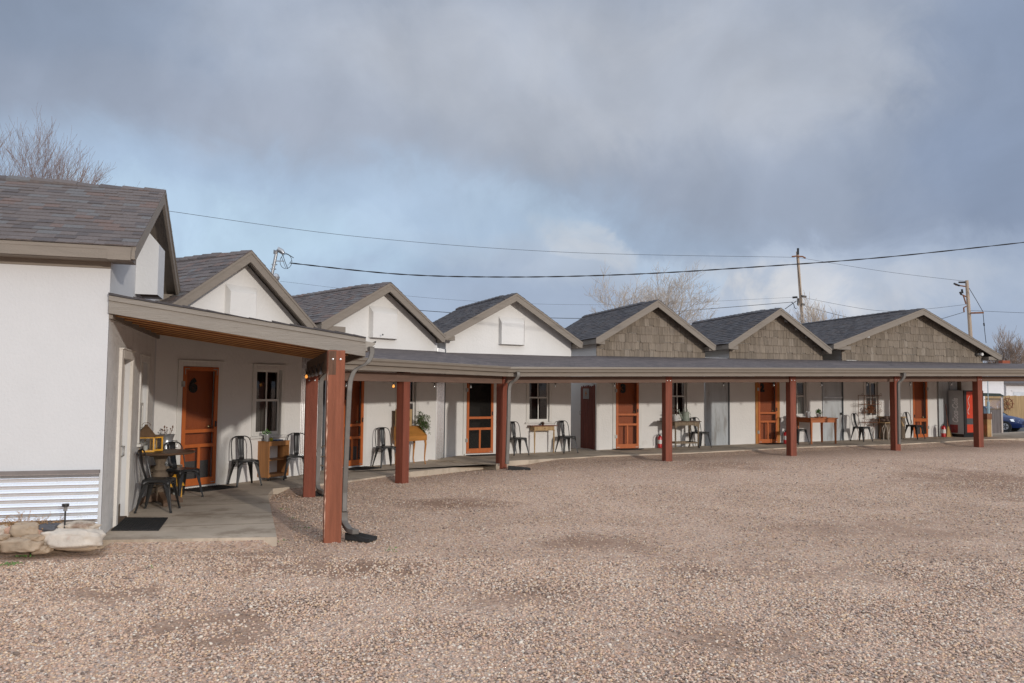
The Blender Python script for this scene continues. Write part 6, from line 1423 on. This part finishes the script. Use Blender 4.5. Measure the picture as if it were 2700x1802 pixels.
cable('power_line', 'dark wire dropping right from the middle pole behind the widest gable', [(2118, 806, 65), (2240, 838, 62), (2420, 868, 60)], .018)
cable('power_line', 'dark wire from behind the widest gable up to the right pole', [(2470, 845, 58), (2540, 824, 60)], .018)
cable('power_line', 'thin wire leaving the right pole towards the frame edge', [(2555, 819, 60), (2640, 823, 58), (2760, 828, 55)], .012)
def pole(name, label, Xt, Yt, Xb, Yb, dist, r, extras):
    a = atd(Xb, Yb, dist); b = atd(Xt, Yt, dist); dr = (b - a); k = (a.z + .3) / dr.z; base = a - dr * k
    t = thing(name, label, 'utility pole', tuple(base), 0, 'wooden utility poles'); mb = MB(); mb.tube([(0, 0, 0), b - base], [r * 1.25, r * .9], 12); mb.build('pole', polem, t, smooth=True)
    for nm, lst, rr, mt in extras:
        for pts in lst: mb = MB(); mb.tube([local(t, atd(x, y, dist - .3)) for x, y in pts], rr, 6); mb.build(nm, mt, t)
    return t
pole('utility_pole', 'leaning wooden utility pole behind the smaller brown gables', 2102.5, 664, 2116, 853, 65, .125,
     [('crossarm', [[(2088, 677), (2098, 676), (2116, 677), (2124, 681)]], .06, rust), ('insulator', [[(2104, 655), (2104, 672)], [(2090, 785), (2102, 784)], [(2112, 781), (2126, 783)], [(2104, 787), (2105, 806)], [(2115, 802), (2121, 804)]], .09, blackm), ('ground_wire', [[(2101, 676), (2110, 760), (2117, 850)]], .025, cablem), ('jumper_wire', [[(2087, 797), (2093, 803), (2095, 812), (2100, 815)], [(2070, 815), (2100, 794)]], .03, cablem)])
pole('utility_pole', 'straighter wooden utility pole behind the widest gable, hung with fittings', 2549, 740, 2559, 885, 60, .13,
     [('insulator', [[(2528, 745), (2545, 745)], [(2515, 748), (2530, 754)], [(2531, 770), (2535, 778)], [(2536, 763), (2538, 774)]], .07, blackm), ('bracket', [[(2520, 752), (2546, 756)], [(2535, 777), (2548, 783)], [(2540, 779), (2547, 802)], [(2542, 824), (2541, 812), (2548, 808)]], .05, rust), ('crossarm', [[(2560, 826), (2593, 825)]], .07, rust), ('guy_wire', [[(2555, 760), (2575, 793), (2592, 823)], [(2592, 826), (2596, 870), (2600, 905)]], .02, cablem), ('guy_insulator', [[(2594, 852), (2595, 860)]], .05, blackm)])

def bare_tree(name, label, base, H, spread, seed, r0, mat, lean=(0, 0), levels=5, kids=4, group='leafless trees beyond the roofs', tw=1.0, forks=3, up_=.18):
    R = random.Random(seed); t = thing(name, label, 'tree', tuple(base), 0, group); tr = MB(); cr = MB(); rmin = .0035 * tw
    def grow(p, d, L, r, lev):
        n = 5; pts = [p]; rs = [r]; q = p.copy(); dd = d.copy()
        for i in range(n):
            dd = (dd + Vector((R.uniform(-.18, .18), R.uniform(-.18, .18), R.uniform(-.03, .13)))).normalized(); q = q + dd * L / n; pts.append(q.copy()); rs.append(max(rmin, r * (1 - .5 * (i + 1) / n)))
        (tr if lev == 0 else cr).tube(pts, rs, 7 if lev == 0 else (5 if lev < 3 else 3), False)
        if lev >= levels: return
        m = forks if lev == 0 else kids
        for k in range(m):
            f = (.5 + .5 * (k + 1) / m) if lev == 0 else .22 + .75 * (k + R.random()) / m
            i = min(n - 1, int(f * n)); c = pts[i] + (pts[i + 1] - pts[i]) * min(1, f * n - i)
            a = 2.4 * k + R.uniform(-.5, .5) + seed; e = Vector((math.cos(a), math.sin(a), 0)); e = (e - dd * e.dot(dd)).normalized(); ang = R.uniform(.55, 1.0) * spread
            nd = (dd * math.cos(ang) + e * math.sin(ang)); nd.z += up_; nd.normalize()
            grow(c, nd, L * (R.uniform(.75, 1.05) if lev == 0 else R.uniform(.45, .70)), max(rmin, rs[i] * R.uniform(.45, .62)), lev + 1)
    grow(Vector((0, 0, 0)), Vector((lean[0], lean[1], 1)).normalized(), H * .46, r0, 0)
    top = sorted(v[2] for v in cr.v)[int(len(cr.v) * .985)]; k = H / top; tr.v = [(v[0] * k, v[1] * k, v[2] * k) for v in tr.v]; cr.v = [(v[0] * k, v[1] * k, v[2] * k) for v in cr.v]
    tr.build('trunk', mat, t, smooth=True); cr.build('crown', mat, t); return t
brt = M_('brown_twigs', (.21, .145, .12), .9, .2, 6)
b = atd(0, 1010, 34); bare_tree('bare_tree', 'dense leafless tree rising behind the nearest roof', (b.x, b.y, -.2), 12.6, .55, 5, .15, brt, levels=5, kids=5, tw=1.3, forks=8)
b = atd(92, 1010, 34); bare_tree('bare_tree', 'smaller leafless tree at the right edge of the left clump', (b.x, b.y, -.2), 12.4, .5, 29, .13, brt, levels=5, kids=5, tw=1.3, forks=8, up_=.22)
b = atd(-110, 1010, 14); bare_tree('bare_tree', 'dark branches of a nearer tree reaching in from the left frame edge', (b.x, b.y, -.2), 5.5, .6, 8, .08, M_('dark_bark', (.13, .10, .085), .9, .2, 6), lean=(.16, 0), levels=3, kids=6, forks=6)
b = atd(1745, 1010, 58); bare_tree('bare_tree', 'wide pale leafless tree behind the first brown gable', (b.x, b.y, -.2), 10.4, .95, 23, .26, bark_l, levels=5, kids=5, tw=2.3, forks=7, up_=.12)
for X, H_, sd, ds, lb in ((2160, 8.6, 31, 62, 'thin leafless tree right of the leaning pole'), (2094, 7.6, 32, 64, 'small leafless tree left of the leaning pole'), (2190, 8.0, 37, 63, 'low leafless tree just above the widest roof')):
    b = atd(X, 1010, ds); bare_tree('bare_tree', lb, (b.x, b.y, -.2), H_, .5, sd, .12, bark_l, levels=4, kids=5, tw=3.6, forks=8)
for X, H_, sd, ds, lb in ((2645, 8.9, 41, 88, 'tallest leafless tree beyond the right end of the row'), (2612, 6.9, 42, 90, 'short leafless tree tight against the right gable tip'), (2697, 8.0, 43, 88, 'leafless tree at the right frame edge')):
    b = atd(X, 1010, ds); bare_tree('bare_tree', lb, (b.x, b.y, -.4), H_, .5, sd, .10, bark, levels=4, kids=5, tw=3.6, forks=7)

# far houses
def house(name, label, x0, x1, y0, y1, ze, zr, door=None, ridge='x', chim=None):
    t = thing(name, label, 'house', (x0, y0, -.45)); w = x1 - x0; d = y1 - y0; ze += .45; zr += .45; mb = MB()
    mb.box(0, w, 0, d, 0, ze); 
    if ridge == 'y': mb.add([(0, 0, ze), (w, 0, ze), (w / 2, 0, zr)], [(0, 1, 2)])
    mb.build('wall', siding, t)
    mb = MB(); nrow = int(ze / .2)
    for k in range(nrow): mb.box(-.0, w, -.012, -.001, k * .2 + .012, k * .2 + .185)
    mb.build('siding_board', siding, t)
    mb = MB(); o = .45; dx = .08
    if ridge == 'x': mb.add([(-o, -o, ze - .08), (w + o, -o, ze - .08), (w + o, d / 2, zr), (-o, d / 2, zr), (w + o, d + o, ze - .08), (-o, d + o, ze - .08), (-o, -o, ze - .25), (w + o, -o, ze - .25)], [(0, 1, 2, 3), (3, 2, 4, 5), (6, 7, 1, 0)])
    else: mb.add([(-o, -o, ze - .25), (w / 2, -o, zr + .05), (w / 2, d, zr + .05), (-o, d, ze - .25), (w + o, -o, ze - .25), (w + o, d, ze - .25)], [(0, 1, 2, 3), (1, 4, 5, 2)])
    rf = mb.build('roof', M_('far_roof', (.12, .11, .11), .9), t); rf.modifiers.new('s', 'SOLIDIFY').thickness = .15
    if door: mb = MB(); mb.box(door[0], door[1], -.03, -.013, 0, door[2] + .45); gd_ = mb.build('garage_door', M_('door_white', (.55, .58, .62), .5), t); mb = MB(); mb.box(door[0] - .12, door[1] + .12, -.05, -.031, door[2] + .45, door[2] + .57); mb.build('lintel', siding, gd_)
    if chim: mb = MB(); mb.box(chim[0], chim[0] + .7, d * .3, d * .3 + .6, ze, chim[1] + .45); mb.build('chimney', brick, rf)
    return t
x0 = (2588 - 1350) / 2100 * 68; x1 = (2646 - 1350) / 2100 * 68
house('neighbour_house', 'white clapboard house seen under the porch roof left of the garage', x0 - 5, x1, 68, 75, 3.2, 4.0)
x0 = (2652 - 1350) / 2100 * 70
house('neighbour_garage', 'white house with a pale garage door at the right frame edge', x0, x0 + 14, 70, 80, 2.75, 4.45, door=(.6, 5.2, 1.45 + .45), chim=(1.6, 4.75))
# board fence
x0 = (2596 - 1350) / 2100 * 55; t = thing('board_fence', 'tan cedar board fence behind the blue car', 'fence', (x0, 55, -.48)); mb = MB(); R = random.Random(12)
for k in range(70): x = k * .145; mb.box(x, x + .138, -.01, .012, 0, 2.08 + R.uniform(-.015, .015), rnd=R.random())
mb.build('boards', fencew, t); mb = MB(); [mb.box(0, 10.1, .013, .06, z, z + .09) for z in (.3, 1.0, 1.75)]; mb.build('rail', fencew, t)
x0 = (2656 - 1350) / 2100 * 54.7; t = thing('wagon_wheel', 'rusty spoked wheel hung on the tan fence', 'wheel', (x0, 54.75, 1.05)); mb = MB(); r = .36; mb.tube([(r * math.cos(a / 24 * 6.283), 0, r * math.sin(a / 24 * 6.283)) for a in range(25)], .035, 6, False); mb.build('rim', rust, t); mb = MB()
for k in range(10): a = k / 10 * 6.283; mb.tube([(0, 0, 0), (1.35 * r * math.cos(a), 0, 1.35 * r * math.sin(a))], .022, 5)
mb.build('spokes', rust, t); mb = MB(); mb.tube([(0, -.06, 0), (0, .04, 0)], .09, 12); mb.build('hub', rust, t)
# dark patio roof behind the gate
x0 = (2598 - 1350) / 2100 * 50; t = thing('patio_canopy', 'low dark flat canopy between the white house and the lattice gate', 'canopy', (x0, 50, -.45)); mb = MB(); mb.add([(-1.5, 0, 2.02), (1.25, 0, 2.02), (.9, .0, 2.20), (-1.5, 0, 2.24), (-1.5, 2, 2.02), (1.25, 2, 2.02), (.9, 2, 2.20), (-1.5, 2, 2.24)], [(0, 1, 2, 3), (7, 6, 5, 4), (0, 4, 5, 1), (1, 5, 6, 2), (2, 6, 7, 3)]); mb.build('roof', M_('dark_green_roof', (.035, .045, .04), .7), t)
mb = MB(); mb.tube([(1.1, .1, 0), (1.1, .1, 2.02)], .05, 8); mb.build('leg', galv, t)
# lattice gate, poles
xg = (2600 - 1350) / 2100 * 32.5; gz = G(xg, 32.5); t = thing('lattice_gate', 'weathered gate panel with a lattice top and pale right-hand post', 'gate', (xg, 32.5, gz)); w = (2637 - 2600) / 2100 * 32.5; zt = 1.8 - (1051 - 1036) / 2100 * 32.5 - gz
mb = MB(); mb.box(0, w, 0, .03, .05, zt - .45); mb.build('panel', M_('gate_grey', (.15, .13, .125), .85, .3, 3, .3, 20, stretch=(7, 7, .5)), t); mb = MB()
for k in range(9): x = w * k / 8 * .85; mb.bar((x, .015, zt - .40), (min(w, x + .3), .015, zt - .06), .01, .02); mb.bar((x, .03, zt - .06), (min(w, x + .3), .03, zt - .40), .01, .02)
mb.build('lattice', M_('lattice_pink_grey', (.42, .34, .33), .8), t); mb = MB(); mb.box(0, w, -.01, .04, zt - .06, zt); mb.box(0, w, -.01, .04, zt - .46, zt - .41); mb.build('rail', greywood, t); mb = MB(); mb.box(w, w + .06, -.02, .05, 0, zt + .03); mb.build('post', M_('pale_post', (.50, .44, .40), .7), t)
for k, (X0, Y0_, X1, Y1_, lb) in enumerate(((2633, 1134, 2630, 1070, 'thicker pale pole leaning on the lattice gate'), (2629, 1134, 2627, 1084, 'thin pale pole leaning on the lattice gate'))):
    a = atz(X0, Y0_, gz); b = atd(X1, Y1_, a.y + .2); mb = MB(); mb.tube([(0, 0, 0), b - a], .022 if k == 0 else .014, 8); o = mb.build('leaning_pole', whitelabel, None); o.location = a; tag(o, lb, 'pole')
a = atd(2606, 1076, 31.8); b = atd(2605, 1000, 31.8); mb = MB(); mb.tube([(0, 0, -1.0), (0, 0, b.z - a.z - .9)], .05, 10); mb.tube([(0, 0, b.z - a.z - .9), (0, 0, b.z - a.z + .3)], .015, 8); o = mb.build('blue_pipe', M_('pale_blue_paint', (.30, .40, .45), .5), None); o.location = a; tag(o, 'tall pale blue pipe rising left of the lattice gate', 'pipe')

# blue car
def car():
    cz = G(29, 46); t = thing('parked_car', 'dark blue hatchback parked in front of the tan fence', 'car', ((2647 - 1350) / 2100 * 46 + .655, 46.6, cz), math.radians(-48))
    # local x forward; front wheel centre at x=0
    st = [(-3.35, .62, .42, .95), (-3.2, .80, .30, 1.0), (-2.6, .85, .22, 1.02), (-1.6, .86, .20, .98), (-.75, .86, .22, .96), (-.3, .86, .24, .92), (.2, .85, .24, .84), (.55, .80, .24, .74), (.78, .66, .28, .62)]
    mb = MB(); vs = []
    for x, w, zb, zt in st:
        for y, z in ((-w * .9, zb), (-w, zb + .18), (-w, zt - .18), (-w * .93, zt - .03), (-w * .6, zt + .02), (0, zt + .04), (w * .6, zt + .02), (w * .93, zt - .03), (w, zt - .18), (w, zb + .18), (w * .9, zb)): vs.append((x, y, z))
    m = 11; mb.add(vs, [(i * m + j, (i + 1) * m + j, (i + 1) * m + (j + 1) % m, i * m + (j + 1) % m) for i in range(len(st) - 1) for j in range(m)] + [tuple(range(m)), tuple(reversed(range((len(st) - 1) * m, len(st) * m)))]); mb.build('body', carblue, t, smooth=True)
    mb = MB(); g = [(-3.2, .70, .98, 1.02), (-2.75, .66, .98, 1.38), (-1.9, .64, .98, 1.46), (-1.2, .62, .96, 1.42), (-.35, .72, .92, .95)]; vs = []
    for x, w, zb, zt in g:
        for y, z in ((-w - .1 if zt > 1.1 else -w, zb), (-w, zt), (w, zt), (w + .1 if zt > 1.1 else w, zb)): vs.append((x, y, z))
    mb.add(vs, [(i * 4 + j, i * 4 + 4 + j, i * 4 + 5 + j, i * 4 + 1 + j) for i in range(4) for j in range(3)]); mb.build('window_glass', carglass, t, smooth=False)
    mb = MB(); vs = []
    for x, w, zb, zt in g[1:4]: vs += [(x, -w + .02, zt + .012), (x, w - .02, zt + .012)]
    mb.add(vs, [(0, 2, 3, 1), (2, 4, 5, 3)]); mb.build('roof_panel', carblue, t)
    for s in (-1, 1):
        mb = MB(); mb.add([(-1.22, s * .655, 1.43), (-.33, s * .76, .93), (-.27, s * .76, .93), (-1.16, s * .655, 1.44), (-1.22, s * .60, 1.44), (-.33, s * .70, .95)], [(0, 1, 2, 3), (0, 4, 5, 1)]); mb.build('pillar', carblue, t)
        mb = MB(); mb.add([(.30, s * .845, .62), (.62, s * .70, .58), (.66, s * .60, .66), (.40, s * .72, .76), (.22, s * .82, .74)], [(0, 1, 2, 3, 4)]); mb.v = [(v[0] + .02, v[1] + s * .03, v[2]) for v in mb.v]; mb.build('headlight', M_('headlight_lens', (.75, .78, .8), .1, spec=.9) if s < 0 else bpy.data.materials['headlight_lens'], t)
        for x in (0, -2.55):
            mb = MB(); mb.tube([(x, s * .68, .31), (x, s * .885, .31)], .315, 24); wh = mb.build('wheel', tyre, t); mb = MB(); mb.tube([(x, s * .886, .31), (x, s * .894, .31)], .19, 20); mb.build('rim', silver, wh)
            mb = MB(); [mb.box(-.02, .02, -.003, .003, .02, .17, T=Matrix.Translation((x, s * .898, .31)) @ Matrix.Rotation(k * 1.2566 + .3, 4, 'Y')) for k in range(5)]; mb.build('spoke_gap', tyre, wh)
    mb = MB(); mb.box(.80, .82, -.35, .35, .46, .60); mb.box(.81, .83, -.32, .32, .54, .56); mb.build('grille', silver, t)
    mb = MB(); mb.box(-.42, -.28, -1.02, -.87, .92, 1.04); mb.build('mirror', carblue, t)
    return t
car()
# stained wooden post and debris on the far kerb line
o = yard_at(2690, 1160)
mb = MB(); [mb.tube([(x - 0, R.uniform(-.05, .05), .03), (x + .35, R.uniform(-.05, .05), .03)], .03, 6) for x in (0, .3)]; lg = mb.build('twig_bundle', greywood, None); lg.location = o; tag(lg, 'small dark bundle of twigs lying on the edge of the far slab', 'twigs')
